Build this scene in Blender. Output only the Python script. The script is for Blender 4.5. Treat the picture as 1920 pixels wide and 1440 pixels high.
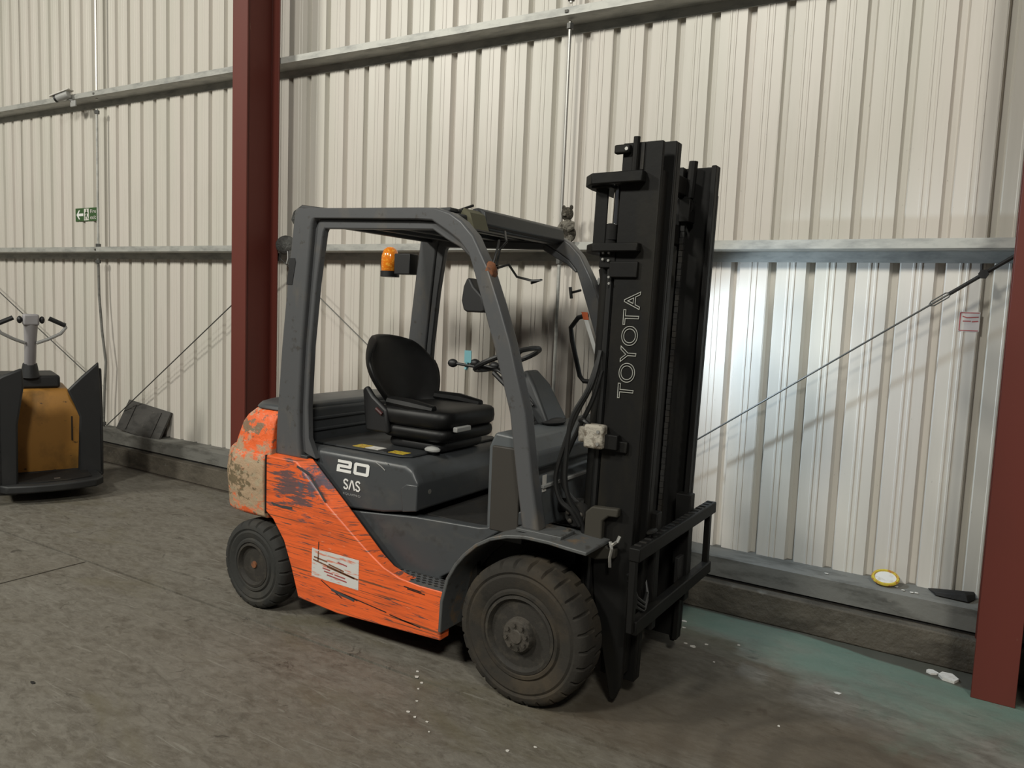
import bpy, bmesh, math, random
from mathutils import Vector, Matrix
random.seed(7)
PI = math.pi
for o in list(bpy.data.objects): bpy.data.objects.remove(o)
scn = bpy.context.scene
C = scn.collection

# ---------------------------------------------------------------- camera
cd = bpy.data.cameras.new('camera'); cam = bpy.data.objects.new('camera', cd); C.objects.link(cam)
cd.sensor_width = 36; cd.lens = 36 * 1420 / 1920; cd.clip_start = .05
cam.matrix_world = Matrix(((0.84641599, -0.08453196, 0.52577021, 1.40840154),
                           (0.53097131, 0.05866891, -0.84535639, -3.13716058),
                           (0.04061326, 0.99469207, 0.09454235, 1.6),
                           (0, 0, 0, 1)))
scn.camera = cam
# ---------------------------------------------------------------- world, lights, exposure
w = bpy.data.worlds.new('world'); scn.world = w; w.use_nodes = True
w.node_tree.nodes['Background'].inputs[0].default_value = (.90, .93, 1.0, 1)
w.node_tree.nodes['Background'].inputs[1].default_value = .045
def area(loc, target, size, power, col):
    l = bpy.data.lights.new('high_bay_light', 'AREA'); l.shape = 'DISK'; l.size = size; l.energy = power; l.color = col
    o = bpy.data.objects.new('high_bay_light', l); C.objects.link(o); o.location = loc
    o.rotation_euler = (Vector(target) - Vector(loc)).to_track_quat('-Z', 'Y').to_euler()
    return o
area((-7.5, -7.0, 6.7), (-6.5, 0, 1), 1.2, 560, (1, .975, .875))
area((-1.8, -7.0, 6.7), (-1.6, 0, 1), 1.2, 370, (1, .98, .885))
area((4.2, -6.6, 6.7), (3.2, 0, 1), 1.2, 370, (1, .98, .89))
scn.view_settings.view_transform = 'Standard'; scn.view_settings.look = 'None'
scn.view_settings.gamma = 1; scn.view_settings.use_curve_mapping = False
scn.view_settings.exposure = -0.10

# ---------------------------------------------------------------- materials
def nodes_of(name):
    m = bpy.data.materials.new(name); m.use_nodes = True
    nt = m.node_tree; b = nt.nodes['Principled BSDF']
    tc = nt.nodes.new('ShaderNodeTexCoord')
    return m, nt, b, tc
def noise_mask(nt, tc, scale, lo, hi, detail=5, rough=.6, dist=0, loc=(0, 0, 0)):
    mp = nt.nodes.new('ShaderNodeMapping'); mp.inputs['Scale'].default_value = scale; mp.inputs['Location'].default_value = loc
    nt.links.new(tc.outputs['Object'], mp.inputs['Vector'])
    n = nt.nodes.new('ShaderNodeTexNoise'); n.inputs['Scale'].default_value = 1; n.inputs['Detail'].default_value = detail
    n.inputs['Roughness'].default_value = rough; n.inputs['Distortion'].default_value = dist
    nt.links.new(mp.outputs[0], n.inputs['Vector'])
    r = nt.nodes.new('ShaderNodeMapRange'); r.inputs['From Min'].default_value = lo; r.inputs['From Max'].default_value = hi
    nt.links.new(n.outputs['Fac'], r.inputs['Value'])
    return r.outputs['Result'], n.outputs['Fac']
def mix(nt, fac, a, b):
    m = nt.nodes.new('ShaderNodeMix'); m.data_type = 'RGBA'
    for s, v in ((0, fac), (6, a), (7, b)):
        if hasattr(v, 'is_output'): nt.links.new(v, m.inputs[s])
        elif s == 0: m.inputs[0].default_value = v
        else: m.inputs[s].default_value = (*v, 1) if len(v) == 3 else v
    return m.outputs[2]
def mth(nt, op, a, b=0.0, c=None):
    m = nt.nodes.new('ShaderNodeMath'); m.operation = op
    for i, v in enumerate((a, b) if c is None else (a, b, c)):
        if hasattr(v, 'is_output'): nt.links.new(v, m.inputs[i])
        else: m.inputs[i].default_value = v
    return m.outputs[0]
def MAT(name, col, rough=.6, metal=0, layers=(), bump=None, emit=None, spec=None, coat=0):
    m, nt, b, tc = nodes_of(name)
    c = col
    b.inputs['Base Color'].default_value = (*col, 1)
    for L in layers:   # (colour, scale, lo, hi, strength)
        f, _ = noise_mask(nt, tc, L[1], L[2], L[3], *(L[5:6] or (5,)))
        f = mth(nt, 'MULTIPLY', f, L[4])
        c = mix(nt, f, c, L[0])
    if layers: nt.links.new(c, b.inputs['Base Color'])
    b.inputs['Roughness'].default_value = rough; b.inputs['Metallic'].default_value = metal
    if spec is not None: b.inputs['Specular IOR Level'].default_value = spec
    if coat: b.inputs['Coat Weight'].default_value = coat
    if bump:
        _, f = noise_mask(nt, tc, (bump[0],) * 3, 0, 1)
        bn = nt.nodes.new('ShaderNodeBump'); bn.inputs['Strength'].default_value = bump[1]; bn.inputs['Distance'].default_value = bump[2]
        nt.links.new(f, bn.inputs['Height']); nt.links.new(bn.outputs[0], b.inputs['Normal'])
    if emit:
        b.inputs['Emission Color'].default_value = (*emit[0], 1); b.inputs['Emission Strength'].default_value = emit[1]
    return m
ORANGE = MAT('scratched_orange_paint', (.80, .130, .028), .42, 0, [
    ((.36, .065, .02), (3, 6, 20), .52, .72, .6),
    ((.095, .06, .055), (7, 9, 110), .585, .625, .9, 8),
    ((.34, .06, .02), (2.2, 4, 120), .52, .60, .28, 4),
    ((.10, .055, .03), (2, 4, 110), .60, .64, .85, 3),
    ((.78, .36, .22), (9, 9, 60), .66, .70, .6, 6)], bump=(14, .15, .01))
m_ = ORANGE
# dark primer showing in the upper rear of the side panel: more wear there
def wear_zone(m, cx, cz, rad, col, scale, lo, hi):
    nt = m.node_tree; b = nt.nodes['Principled BSDF']; tc = [n for n in nt.nodes if n.type == 'TEX_COORD'][0]
    prev = b.inputs['Base Color'].links[0].from_socket
    s = nt.nodes.new('ShaderNodeSeparateXYZ'); nt.links.new(tc.outputs['Object'], s.inputs[0])
    dx = mth(nt, 'MULTIPLY', mth(nt, 'SUBTRACT', s.outputs[0], cx), 1 / rad[0])
    dz = mth(nt, 'MULTIPLY', mth(nt, 'SUBTRACT', s.outputs[2], cz), 1 / rad[1])
    d = mth(nt, 'SQRT', mth(nt, 'ADD', mth(nt, 'MULTIPLY', dx, dx), mth(nt, 'MULTIPLY', dz, dz)))
    fall = mth(nt, 'SUBTRACT', 1.0, d)
    _, n = noise_mask(nt, tc, scale, 0, 1, 8, .65)
    v = mth(nt, 'ADD', n, mth(nt, 'MULTIPLY', fall, .22))
    r = nt.nodes.new('ShaderNodeMapRange'); r.inputs['From Min'].default_value = lo; r.inputs['From Max'].default_value = hi
    nt.links.new(v, r.inputs['Value'])
    nt.links.new(mix(nt, mth(nt, 'MULTIPLY', r.outputs[0], .9), prev, col), b.inputs['Base Color'])
OX = 0
wear_zone(ORANGE, -1.45 - OX, .68, (.28, .17), (.07, .07, .08), (7, 7, 45), .60, .66)
wear_zone(ORANGE, -1.30 - OX, .74, (.14, .10), (.085, .09, .12), (14, 9, 16), .60, .66)
CWT = MAT('battered_orange_casting', (.80, .130, .028), .5, 0, [
    ((.40, .08, .03), (6, 6, 18), .5, .7, .6),
    ((.46, .37, .26), (10, 10, 30), .56, .60, .8, 8),
    ((.10, .09, .06), (16, 16, 26), .60, .65, .8, 8)], bump=(16, .5, .02))
wear_zone(CWT, -1.82 - OX, .67, (.5, .165), (.36, .30, .20), (11, 11, 16), .44, .54)
wear_zone(CWT, -1.88 - OX, .68, (.20, .16), (.13, .10, .055), (20, 20, 30), .60, .66)
wear_zone(CWT, -1.86 - OX, .96, (.18, .05), (.16, .14, .09), (20, 20, 30), .56, .62)
BODY = MAT('grey_body_paint', (.052, .056, .060), .38, 0, [((.095, .09, .08), (5, 5, 9), .52, .75, .55), ((.03, .028, .026), (14, 14, 14), .58, .7, .5)], bump=(40, .05, .004))
GUARD = MAT('grey_guard_paint', (.080, .082, .086), .40, 0, [((.14, .12, .095), (8, 8, 5), .55, .72, .5), ((.05, .045, .04), (22, 22, 22), .62, .68, .7)], bump=(30, .1, .004))
GUARD_D = MAT('dark_grey_guard_paint', (.026, .028, .030), .5, 0, [((.05, .047, .042), (8, 8, 8), .55, .72, .5)])
FEND = MAT('rubbed_grey_fender_paint', (.085, .088, .088), .45, 0, [((.17, .11, .06), (9, 9, 9), .56, .66, .7), ((.04, .035, .03), (20, 20, 20), .58, .66, .6)], bump=(30, .15, .006))
MAST = MAT('greasy_black_mast_steel', (.0085, .0082, .0078), .55, .0, [((.017, .015, .011), (7, 7, 2.5), .48, .72, .8), ((.008, .008, .008), (18, 18, 9), .55, .7, .8)], bump=(35, .12, .005), spec=.18)
CHAS = MAT('dirty_black_chassis', (.009, .0085, .008), .75, 0, [((.024, .019, .013), (9, 9, 9), .5, .7, .7)], bump=(30, .3, .01))
SEAT = MAT('black_vinyl', (.004, .004, .0042), .45, 0, [((.012, .0115, .011), (8, 8, 8), .5, .75, .6)], bump=(60, .08, .003), spec=.3)
PLAST = MAT('black_plastic', (.012, .012, .013), .5)
TYRE = MAT('dusty_tyre_rubber', (.030, .027, .023), .85, 0, [((.062, .048, .032), (5, 5, 5), .45, .68, .8), ((.016, .015, .013), (18, 18, 18), .55, .7, .6)], bump=(45, .3, .006), spec=.25)
TYRE_R = MAT('dark_tyre_rubber', (.030, .030, .028), .8, 0, [((.055, .05, .042), (6, 6, 6), .5, .7, .7)], bump=(45, .3, .006), spec=.3)
RIM = MAT('grimy_rim_steel', (.026, .023, .019), .7, .1, [((.07, .06, .045), (14, 14, 14), .5, .7, .7)], bump=(40, .3, .006))
HUBM = MAT('grimy_hub_steel', (.075, .066, .055), .6, .2, [((.03, .027, .022), (25, 25, 25), .5, .62, .8)], bump=(60, .4, .006))
CHROME = MAT('chromed_rod', (.75, .75, .74), .12, 1)
BRIGHT = MAT('bare_bright_steel', (.55, .54, .51), .35, .8)
CLOTH = MAT('stained_pale_casting', (.36, .33, .28), .75, 0, [((.11, .085, .06), (30, 30, 30), .48, .6, .85)], bump=(70, .6, .01))
WHITE = MAT('white_vinyl_print', (.78, .78, .76), .5)
OUTL = MAT('pale_grey_vinyl_outline', (.34, .34, .31), .5)
DIMW = MAT('worn_grey_print', (.30, .31, .31), .6)
YEL = MAT('yellow_sticker', (.52, .40, .04), .5, 0, [((.35, .08, .03), (60, 60, 60), .5, .6, .8)])
PAPER = MAT('white_paper', (.62, .60, .56), .8, 0, [((.35, .32, .27), (30, 30, 30), .5, .7, .6)])
RUBB = MAT('black_hose_rubber', (.010, .010, .010), .45)
AMBER = MAT('amber_lens', (.75, .20, .012), .15, 0, [((.95, .45, .05), (60, 60, 90), .52, .6, .8)], coat=.6)
BLUE = MAT('pale_blue_tag', (.20, .46, .52), .6)
RUSTY = MAT('rusty_bracket', (.20, .075, .03), .7, 0, [((.08, .04, .03), (60, 60, 60), .5, .6, .8)])
ORLAB = MAT('orange_sticker', (.62, .13, .04), .5)
RED = MAT('red_oxide_steel_paint', (.125, .030, .022), .5, 0, [((.105, .030, .022), (3, 3, 1), .45, .7, .7), ((.22, .11, .08), (25, 25, 6), .70, .74, .5)], bump=(20, .06, .005), spec=.3)
GALV = MAT('galvanised_steel', (.44, .44, .41), .5, .25, [((.20, .205, .20), (6, 18, 18), .45, .7, .7), ((.36, .36, .34), (30, 30, 30), .58, .7, .5)])
DGALV = MAT('dusty_steel_rail', (.165, .162, .147), .7, .1, [((.05, .047, .04), (4, 12, 14), .48, .7, .8), ((.2, .19, .17), (12, 20, 20), .64, .72, .6)], bump=(30, .2, .01))
KERB = MAT('stained_kerb_concrete', (.100, .086, .066), .85, 0, [((.045, .038, .028), (3, 6, 8), .45, .62, .85), ((.19, .18, .155), (9, 12, 16), .63, .70, .6, 8)], bump=(18, .6, .02))
CABLE = MAT('tarnished_steel_cable', (.10, .10, .095), .5, .5)
YPAINT = MAT('dull_yellow_paint', (.36, .17, .03), .5, 0, [((.10, .055, .012), (4, 4, 3), .45, .68, .8), ((.03, .02, .01), (18, 18, 22), .66, .70, .8)])
DKPAINT = MAT('very_dark_grey_plastic', (.016, .017, .018), .55, 0, [((.03, .03, .03), (4, 4, 4), .5, .7, .7)])
TILL = MAT('pale_grey_tiller', (.30, .29, .30), .5)
BOARD = MAT('dark_weathered_board', (.055, .052, .048), .8, 0, [((.025, .024, .022), (6, 6, 14), .5, .65, .8), ((.10, .095, .085), (16, 16, 30), .62, .7, .6)], bump=(30, .4, .01))
GREEN = MAT('green_sign_plastic', (.030, .085, .022), .4)
GREY = MAT('light_grey_plastic', (.33, .33, .32), .5)
FURD = MAT('grey_brown_plush', (.060, .052, .040), .95, 0, [((.16, .14, .11), (70, 70, 70), .5, .6, .8)], bump=(120, 1, .02))
FURL = MAT('pale_plush', (.26, .24, .20), .95, 0, [((.08, .07, .055), (60, 60, 60), .5, .6, .8)], bump=(120, 1, .02))
RAG = MAT('grey_rag', (.085, .085, .08), .9, 0, [((.035, .035, .033), (30, 30, 30), .5, .62, .8)], bump=(60, 1, .02))
LAMPW = MAT('lit_lamp_lens', (.9, .95, 1), .3, 0, emit=((.80, .93, 1.0), 9))
REDP = MAT('red_print', (.34, .075, .075), .6)
PAPERP = MAT('pinkish_white_notice', (.50, .46, .44), .7)
NAVY = MAT('dark_blue_plastic', (.010, .013, .035), .5)

# cladding: off-white, faint pink/green tints and scuffs
def make_cladding():
    m, nt, b, tc = nodes_of('off_white_cladding_paint')
    f1, _ = noise_mask(nt, tc, (2.2, 1, .25), .35, .65, 2)
    c = mix(nt, f1, (.555, .535, .475), (.595, .555, .505))
    f2, _ = noise_mask(nt, tc, (14, 4, 1.2), .5, .8, 6)
    c = mix(nt, mth(nt, 'MULTIPLY', f2, .30), c, (.40, .385, .33))
    f3, _ = noise_mask(nt, tc, (55, 20, 30), .70, .74, 4)
    c = mix(nt, mth(nt, 'MULTIPLY', f3, .45), c, (.25, .24, .20))
    nt.links.new(c, b.inputs['Base Color']); b.inputs['Roughness'].default_value = .38
    return m
CLAD = make_cladding()

def make_floor():
    m, nt, b, tc = nodes_of('worn_warehouse_concrete')
    s = nt.nodes.new('ShaderNodeSeparateXYZ'); nt.links.new(tc.outputs['Object'], s.inputs[0])
    X, Y = s.outputs[0], s.outputs[1]
    f, _ = noise_mask(nt, tc, (.9, 1.6, 1), .35, .65, 4)
    c = mix(nt, f, (.138, .124, .100), (.172, .161, .137))
    f, _ = noise_mask(nt, tc, (4, 9, 1), .45, .68, 8, .7, 1.5)
    c = mix(nt, mth(nt, 'MULTIPLY', f, .7), c, (.080, .067, .050))
    f, _ = noise_mask(nt, tc, (14, 30, 1), .46, .66, 8, .75, .6)
    c = mix(nt, mth(nt, 'MULTIPLY', f, .55), c, (.225, .21, .18))
    f, _ = noise_mask(nt, tc, (9, 22, 1), .50, .66, 8, .75, 1.2, (5, 5, 0))
    c = mix(nt, mth(nt, 'MULTIPLY', f, .6), c, (.070, .060, .047))
    f, _ = noise_mask(nt, tc, (1.1, 2.2, 1), .56, .68, 6, .6, .8, (3, 1, 0))
    c = mix(nt, mth(nt, 'MULTIPLY', f, .5), c, (.115, .100, .060))
    f, _ = noise_mask(nt, tc, (5, 9, 1), .62, .69, 6, .7, 1, (9, 2, 0))
    c = mix(nt, mth(nt, 'MULTIPLY', f, .75), c, (.035, .029, .022))
    f, _ = noise_mask(nt, tc, (1.6, 22, 1), .66, .70, 3, .5, 2.5, (2, 7, 0))
    c = mix(nt, mth(nt, 'MULTIPLY', f, .5), c, (.24, .23, .20))
    # brown dirt in front of the mast
    _, n1 = noise_mask(nt, tc, (1.3, 1.3, 1), 0, 1, 6, .65, .6)
    dx = mth(nt, 'MULTIPLY', mth(nt, 'SUBTRACT', X, .75), 1 / .95); dy = mth(nt, 'MULTIPLY', mth(nt, 'SUBTRACT', Y, -.25), 1 / .60)
    d = mth(nt, 'SQRT', mth(nt, 'ADD', mth(nt, 'MULTIPLY', dx, dx), mth(nt, 'MULTIPLY', dy, dy)))
    v = mth(nt, 'ADD', mth(nt, 'SUBTRACT', 1.0, d), mth(nt, 'MULTIPLY', mth(nt, 'SUBTRACT', n1, .5), 2.2))
    r = nt.nodes.new('ShaderNodeMapRange'); r.inputs['From Min'].default_value = .05; r.inputs['From Max'].default_value = .55; nt.links.new(v, r.inputs['Value'])
    c = mix(nt, mth(nt, 'MULTIPLY', r.outputs[0], .6), c, (.080, .058, .038))
    # oily dark ground under and before the mast
    dx = mth(nt, 'MULTIPLY', mth(nt, 'SUBTRACT', X, .30), 1 / .75); dy = mth(nt, 'MULTIPLY', mth(nt, 'SUBTRACT', Y, .08), 1 / .5)
    d = mth(nt, 'SQRT', mth(nt, 'ADD', mth(nt, 'MULTIPLY', dx, dx), mth(nt, 'MULTIPLY', dy, dy)))
    v = mth(nt, 'ADD', mth(nt, 'SUBTRACT', 1.0, d), mth(nt, 'MULTIPLY', mth(nt, 'SUBTRACT', n1, .5), 1.5))
    r = nt.nodes.new('ShaderNodeMapRange'); r.inputs['From Min'].default_value = .0; r.inputs['From Max'].default_value = .5; nt.links.new(v, r.inputs['Value'])
    oil = mth(nt, 'MULTIPLY', r.outputs[0], .45)
    # tyre rings
    _, n2 = noise_mask(nt, tc, (2.2, 2.2, 1), 0, 1, 4, .6, 0)
    dx = mth(nt, 'SUBTRACT', X, 1.15); dy = mth(nt, 'SUBTRACT', Y, -.35)
    d = mth(nt, 'SQRT', mth(nt, 'ADD', mth(nt, 'MULTIPLY', dx, dx), mth(nt, 'MULTIPLY', dy, dy)))
    ring = mth(nt, 'SINE', mth(nt, 'ADD', mth(nt, 'MULTIPLY', d, 34), mth(nt, 'MULTIPLY', n2, 9)))
    inr = nt.nodes.new('ShaderNodeMapRange'); inr.inputs['From Min'].default_value = 1.1; inr.inputs['From Max'].default_value = .5; nt.links.new(d, inr.inputs['Value'])
    rg = mth(nt, 'MULTIPLY', mth(nt, 'MULTIPLY', mth(nt, 'MAXIMUM', ring, 0), inr.outputs[0]), .35)
    # green painted walkway along the wall, worn toward the room
    edge = mth(nt, 'ADD', mth(nt, 'MULTIPLY', mth(nt, 'SUBTRACT', Y, .36), 2.2), mth(nt, 'MULTIPLY', mth(nt, 'SUBTRACT', n1, .5), 3.2))
    edge = mth(nt, 'ADD', edge, mth(nt, 'MULTIPLY', mth(nt, 'SUBTRACT', X, .6), .45))
    r = nt.nodes.new('ShaderNodeMapRange'); r.inputs['From Min'].default_value = -.05; r.inputs['From Max'].default_value = .75; nt.links.new(edge, r.inputs['Value'])
    xr = nt.nodes.new('ShaderNodeMapRange'); xr.inputs['From Min'].default_value = -.9; xr.inputs['From Max'].default_value = -.3; nt.links.new(X, xr.inputs['Value'])
    f4, _ = noise_mask(nt, tc, (6, 10, 1), .60, .70, 8, .7, .5, (4, 4, 0))
    g = mth(nt, 'MULTIPLY', mth(nt, 'MULTIPLY', r.outputs[0], xr.outputs[0]), mth(nt, 'SUBTRACT', 1.0, mth(nt, 'MULTIPLY', f4, .7)))
    f5, _ = noise_mask(nt, tc, (2.5, 4, 1), .4, .7, 4)
    gc = mix(nt, f5, (.120, .185, .148), (.145, .190, .150))
    c = mix(nt, mth(nt, 'MULTIPLY', g, .85), c, gc)
    c = mix(nt, rg, c, (.05, .04, .03))
    c = mix(nt, oil, c, (.045, .040, .031))
    # brown grime band at the foot of the kerb
    kb = mth(nt, 'ADD', mth(nt, 'SUBTRACT', Y, .885), mth(nt, 'MULTIPLY', mth(nt, 'SUBTRACT', n2, .5), .08))
    kb = mth(nt, 'ADD', kb, mth(nt, 'MULTIPLY', mth(nt, 'MAXIMUM', mth(nt, 'SUBTRACT', X, .75), 0), .22))
    r = nt.nodes.new('ShaderNodeMapRange'); r.inputs['From Min'].default_value = 0; r.inputs['From Max'].default_value = .02; nt.links.new(kb, r.inputs['Value'])
    c = mix(nt, mth(nt, 'MULTIPLY', r.outputs[0], .8), c, (.055, .042, .032))
    nt.links.new(c, b.inputs['Base Color'])
    f6, _ = noise_mask(nt, tc, (5, 8, 1), .3, .7, 5)
    nt.links.new(mth(nt, 'MULTIPLY_ADD', f6, .25, .52), b.inputs['Roughness'])
    _, h = noise_mask(nt, tc, (30, 30, 30), 0, 1, 8, .7)
    bn = nt.nodes.new('ShaderNodeBump'); bn.inputs['Strength'].default_value = .35; bn.inputs['Distance'].default_value = .006
    nt.links.new(h, bn.inputs['Height']); nt.links.new(bn.outputs[0], b.inputs['Normal'])
    return m
FLOOR = make_floor()

# ---------------------------------------------------------------- mesh builder
class MB:
    def __init__(s, tf=None): s.v = []; s.f = []; s.tf = tf
    def add(s, vs, fs):
        n = len(s.v); s.v += [tuple(v) for v in vs]; s.f += [tuple(i + n for i in f) for f in fs]; return s
    def box(s, a, b):
        x0, y0, z0 = a; x1, y1, z1 = b
        return s.add([(x0, y0, z0), (x1, y0, z0), (x1, y1, z0), (x0, y1, z0), (x0, y0, z1), (x1, y0, z1), (x1, y1, z1), (x0, y1, z1)],
                     [(3, 2, 1, 0), (4, 5, 6, 7), (0, 1, 5, 4), (1, 2, 6, 5), (2, 3, 7, 6), (3, 0, 4, 7)])
    def loft(s, rings, close=True, cap=True):
        n = len(rings[0]); vs = [p for r in rings for p in r]; fs = []
        for k in range(len(rings) - 1):
            for i in range(n if close else n - 1):
                j = (i + 1) % n; fs.append((k * n + i, k * n + j, (k + 1) * n + j, (k + 1) * n + i))
        if cap: fs += [tuple(range(n))[::-1], tuple(range((len(rings) - 1) * n, len(rings) * n))]
        return s.add(vs, fs)
    def prism(s, pts, y0, y1, axis='y', pts2=None):      # polygon in xz extruded along y (or xy along z, or yz along x)
        g = {'y': lambda p, h: (p[0], h, p[1]), 'z': lambda p, h: (p[0], p[1], h), 'x': lambda p, h: (h, p[0], p[1])}[axis]
        return s.loft([[g(p, y0) for p in pts], [g(p, y1) for p in (pts2 or pts)]])
    def strip(s, pairs, y0, y1):                          # band between two xz outlines, extruded in y
        rings = [[(o[0], y0, o[1]), (i[0], y0, i[1]), (i[0], y1, i[1]), (o[0], y1, o[1])] for o, i in pairs]
        return s.loft(rings)
    def tube(s, path, r, n=10, flat=None):
        path = [Vector(p) for p in path]; rings = []; up = None
        for k, p in enumerate(path):
            t = (path[min(k + 1, len(path) - 1)] - path[max(k - 1, 0)]).normalized()
            if up is None: up = Vector((0, 0, 1)) if abs(t.z) < .9 else Vector((1, 0, 0))
            a = t.cross(up).normalized(); b2 = a.cross(t).normalized(); up = b2
            rr = r[k] if isinstance(r, (list, tuple)) else r
            if flat: rings.append([p + a * sa * flat[0] + b2 * sb * flat[1] for sa, sb in ((-1, -1), (1, -1), (1, 1), (-1, 1))])
            else: rings.append([p + a * math.cos(2 * PI * i / n) * rr + b2 * math.sin(2 * PI * i / n) * rr for i in range(n)])
        return s.loft(rings)
    def lathe(s, prof, cen, axis='y', n=32, mod=None, hollow=False):   # prof: (radius, offset along axis)
        rings = []
        for k, (r, h) in enumerate(prof):
            ring = []
            for i in range(n):
                a = 2 * PI * i / n; rr = r + (mod(i, k) if mod else 0)
                c_, s_ = rr * math.cos(a), rr * math.sin(a)
                ring.append({'y': (cen[0] + c_, cen[1] + h, cen[2] + s_), 'z': (cen[0] + c_, cen[1] + s_, cen[2] + h), 'x': (cen[0] + h, cen[1] + c_, cen[2] + s_)}[axis])
            rings.append(ring)
        return s.loft(rings + [rings[0]], cap=False) if hollow else s.loft(rings)
    def ball(s, c, r, n=14, m=9, jit=0):
        rings = []
        for k in range(m):
            t = PI * (k + .5) / m - PI / 2
            rings.append([(c[0] + (r[0] * math.cos(t) * math.cos(2 * PI * i / n)) * (1 + random.uniform(-jit, jit)),
                           c[1] + (r[1] * math.cos(t) * math.sin(2 * PI * i / n)) * (1 + random.uniform(-jit, jit)),
                           c[2] + r[2] * math.sin(t)) for i in range(n)])
        return s.loft(rings)
    def build(s, name, mat, parent=None, bevel=0, seg=2, sub=0, ang=35, label=None, kind=None):
        me = bpy.data.meshes.new(name)
        vs = [s.tf(*v) for v in s.v] if s.tf else s.v
        me.from_pydata(vs, [], s.f); me.materials.append(mat)
        bm = bmesh.new(); bm.from_mesh(me); bmesh.ops.recalc_face_normals(bm, faces=bm.faces); bm.to_mesh(me); bm.free()
        o = bpy.data.objects.new(name, me); C.objects.link(o)
        if parent is not None:
            o.parent = parent
            if parent.type == 'EMPTY' : o.location = -Vector(parent.location) if 'spin' not in parent else (0, 0, 0)
        if bevel:
            b = o.modifiers.new('b', 'BEVEL'); b.width = bevel; b.segments = seg; b.limit_method = 'ANGLE'; b.angle_limit = math.radians(30)
        if sub:
            b = o.modifiers.new('s', 'SUBSURF'); b.levels = sub; b.render_levels = sub
        me.polygons.foreach_set('use_smooth', [True] * len(me.polygons))
        if not sub: me.set_sharp_from_angle(angle=math.radians(ang))
        if label: o['label'] = label
        if kind: o['kind'] = kind
        return o
def thing(name, label, cat, loc=(0, 0, 0), group=None):
    o = bpy.data.objects.new(name, None); C.objects.link(o); o.location = loc; o.empty_display_size = .2
    o['label'] = label; o['category'] = cat
    if group: o['group'] = group
    return o
def tag(o, label, cat, group=None):
    o['label'] = label; o['category'] = cat
    if group: o['group'] = group
    return o
def B(name, a, b, mat, parent=None, **k): return MB().box(a, b).build(name, mat, parent, **k)
def text(body, mat, parent, org, ux, uy, width, height, outline=0, label=None, name='lettering'):
    cu = bpy.data.curves.new(name, 'FONT'); cu.body = body; cu.size = 1
    if outline: cu.fill_mode = 'NONE'; cu.bevel_depth = .02; cu.bevel_resolution = 0
    to = bpy.data.objects.new(name, cu); C.objects.link(to)
    bpy.context.view_layer.update()
    me = bpy.data.meshes.new_from_object(to); bpy.data.objects.remove(to)
    xs = [v.co.x for v in me.vertices]; ys = [v.co.y for v in me.vertices]; zs = [v.co.z for v in me.vertices]
    x0, x1, y0, y1 = min(xs), max(xs), min(ys), max(ys)
    org, ux, uy = Vector(org), Vector(ux), Vector(uy); nz = ux.cross(uy)
    for v in me.vertices:
        a = (v.co.x - x0) / (x1 - x0) * width; b_ = (v.co.y - y0) / (y1 - y0) * height
        v.co = org + ux * a + uy * b_ + nz * (.0015 + (v.co.z * .02 if outline else 0))
    me.materials.clear(); me.materials.append(mat)
    o = bpy.data.objects.new(name, me); C.objects.link(o); o.parent = parent
    if parent is not None and parent.type == 'EMPTY': o.location = -Vector(parent.location)
    if label: o['label'] = label
    return o

# ================================================================ SETTING
def jl(x): return -.64 + .0185 * x      # the long saw cut in the floor
base = B('floor', (-16, -9, -.30), (7, 1.6, -.05), CHAS, kind='structure')
g = .008
def slab(pts):
    m = MB().prism(pts, -.06, 0, 'z'); return m.build('concrete_slab', FLOOR, base)
slab([(-16, jl(-16) + g), (7, jl(7) + g), (7, 1.3), (-16, 1.3)])
slab([(-16, -9), (-3.07 - g, -9), (-3.07 - g, jl(-3.07) - g), (-16, jl(-16) - g)])
slab([(-3.07 + g, -9), (7, -9), (7, jl(7) - g), (-3.07 + g, jl(-3.07) - g)])

wall = B('wall_back', (-14, 1.20, .0), (6.5, 1.24, 8.0), DGALV, kind='structure')
def sheet_mesh():
    xs = []; ribs = [0.0, .2, .4, .6, .8]
    prof = [(-.018, 0)]
    for r in ribs:
        prof += [(r - .026, 0), (r - .014, .034), (r + .014, .034), (r + .026, 0), (r + .078, 0), (r + .081, -.003), (r + .089, -.003), (r + .092, 0),
                 (r + .108, 0), (r + .111, -.003), (r + .119, -.003), (r + .122, 0)]
    prof = sorted(set(prof[1:])); prof = prof + [(.974 + .004, 0)]
    prof = [(-.030, -.0015)] + [(x, y - .0015 if x < .03 else y) for x, y in prof]
    m = MB(); n = len(prof)
    m.add([(x, y, z) for z in (0, 7.7) for x, y in prof], [(i, i + 1, n + i + 1, n + i) for i in range(n - 1)])
    return m
first = None
for k in range(-14, 6):
    x = .389 + k
    if first is None:
        first = sheet_mesh().build('cladding_sheet', CLAD, wall, ang=10); first.data.shade_flat(); so = first.modifiers.new('t', 'SOLIDIFY'); so.thickness = .0012; so.offset = 0
        o = first
    else:
        o = first.copy(); C.objects.link(o)
    o.location = (x, 1.131, .30)
# kerb and base rail
wl = B('wall_left', (-14.2, -9, 0), (-14, 1.24, 8.0), CLAD, kind='structure')
k1 = B('baseboard_back', (-14, .92, 0), (6.5, 1.2, .165), KERB, kind='structure', bevel=.008)
br = MB().prism([(.97, .185), (.97, .292), (.985, .300), (1.20, .305), (1.20, .295), (.99, .290), (.978, .285), (.978, .192), (1.02, .192), (1.02, .185)], -14, 6.5, 'x').build('trim_1', DGALV, kind='structure')
B('trim_gap_shade', (-14, .985, .160), (6.5, 1.19, .19), CHAS, kind='structure')  # black strip standing in for the shadow gap between kerb and base rail

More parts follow.
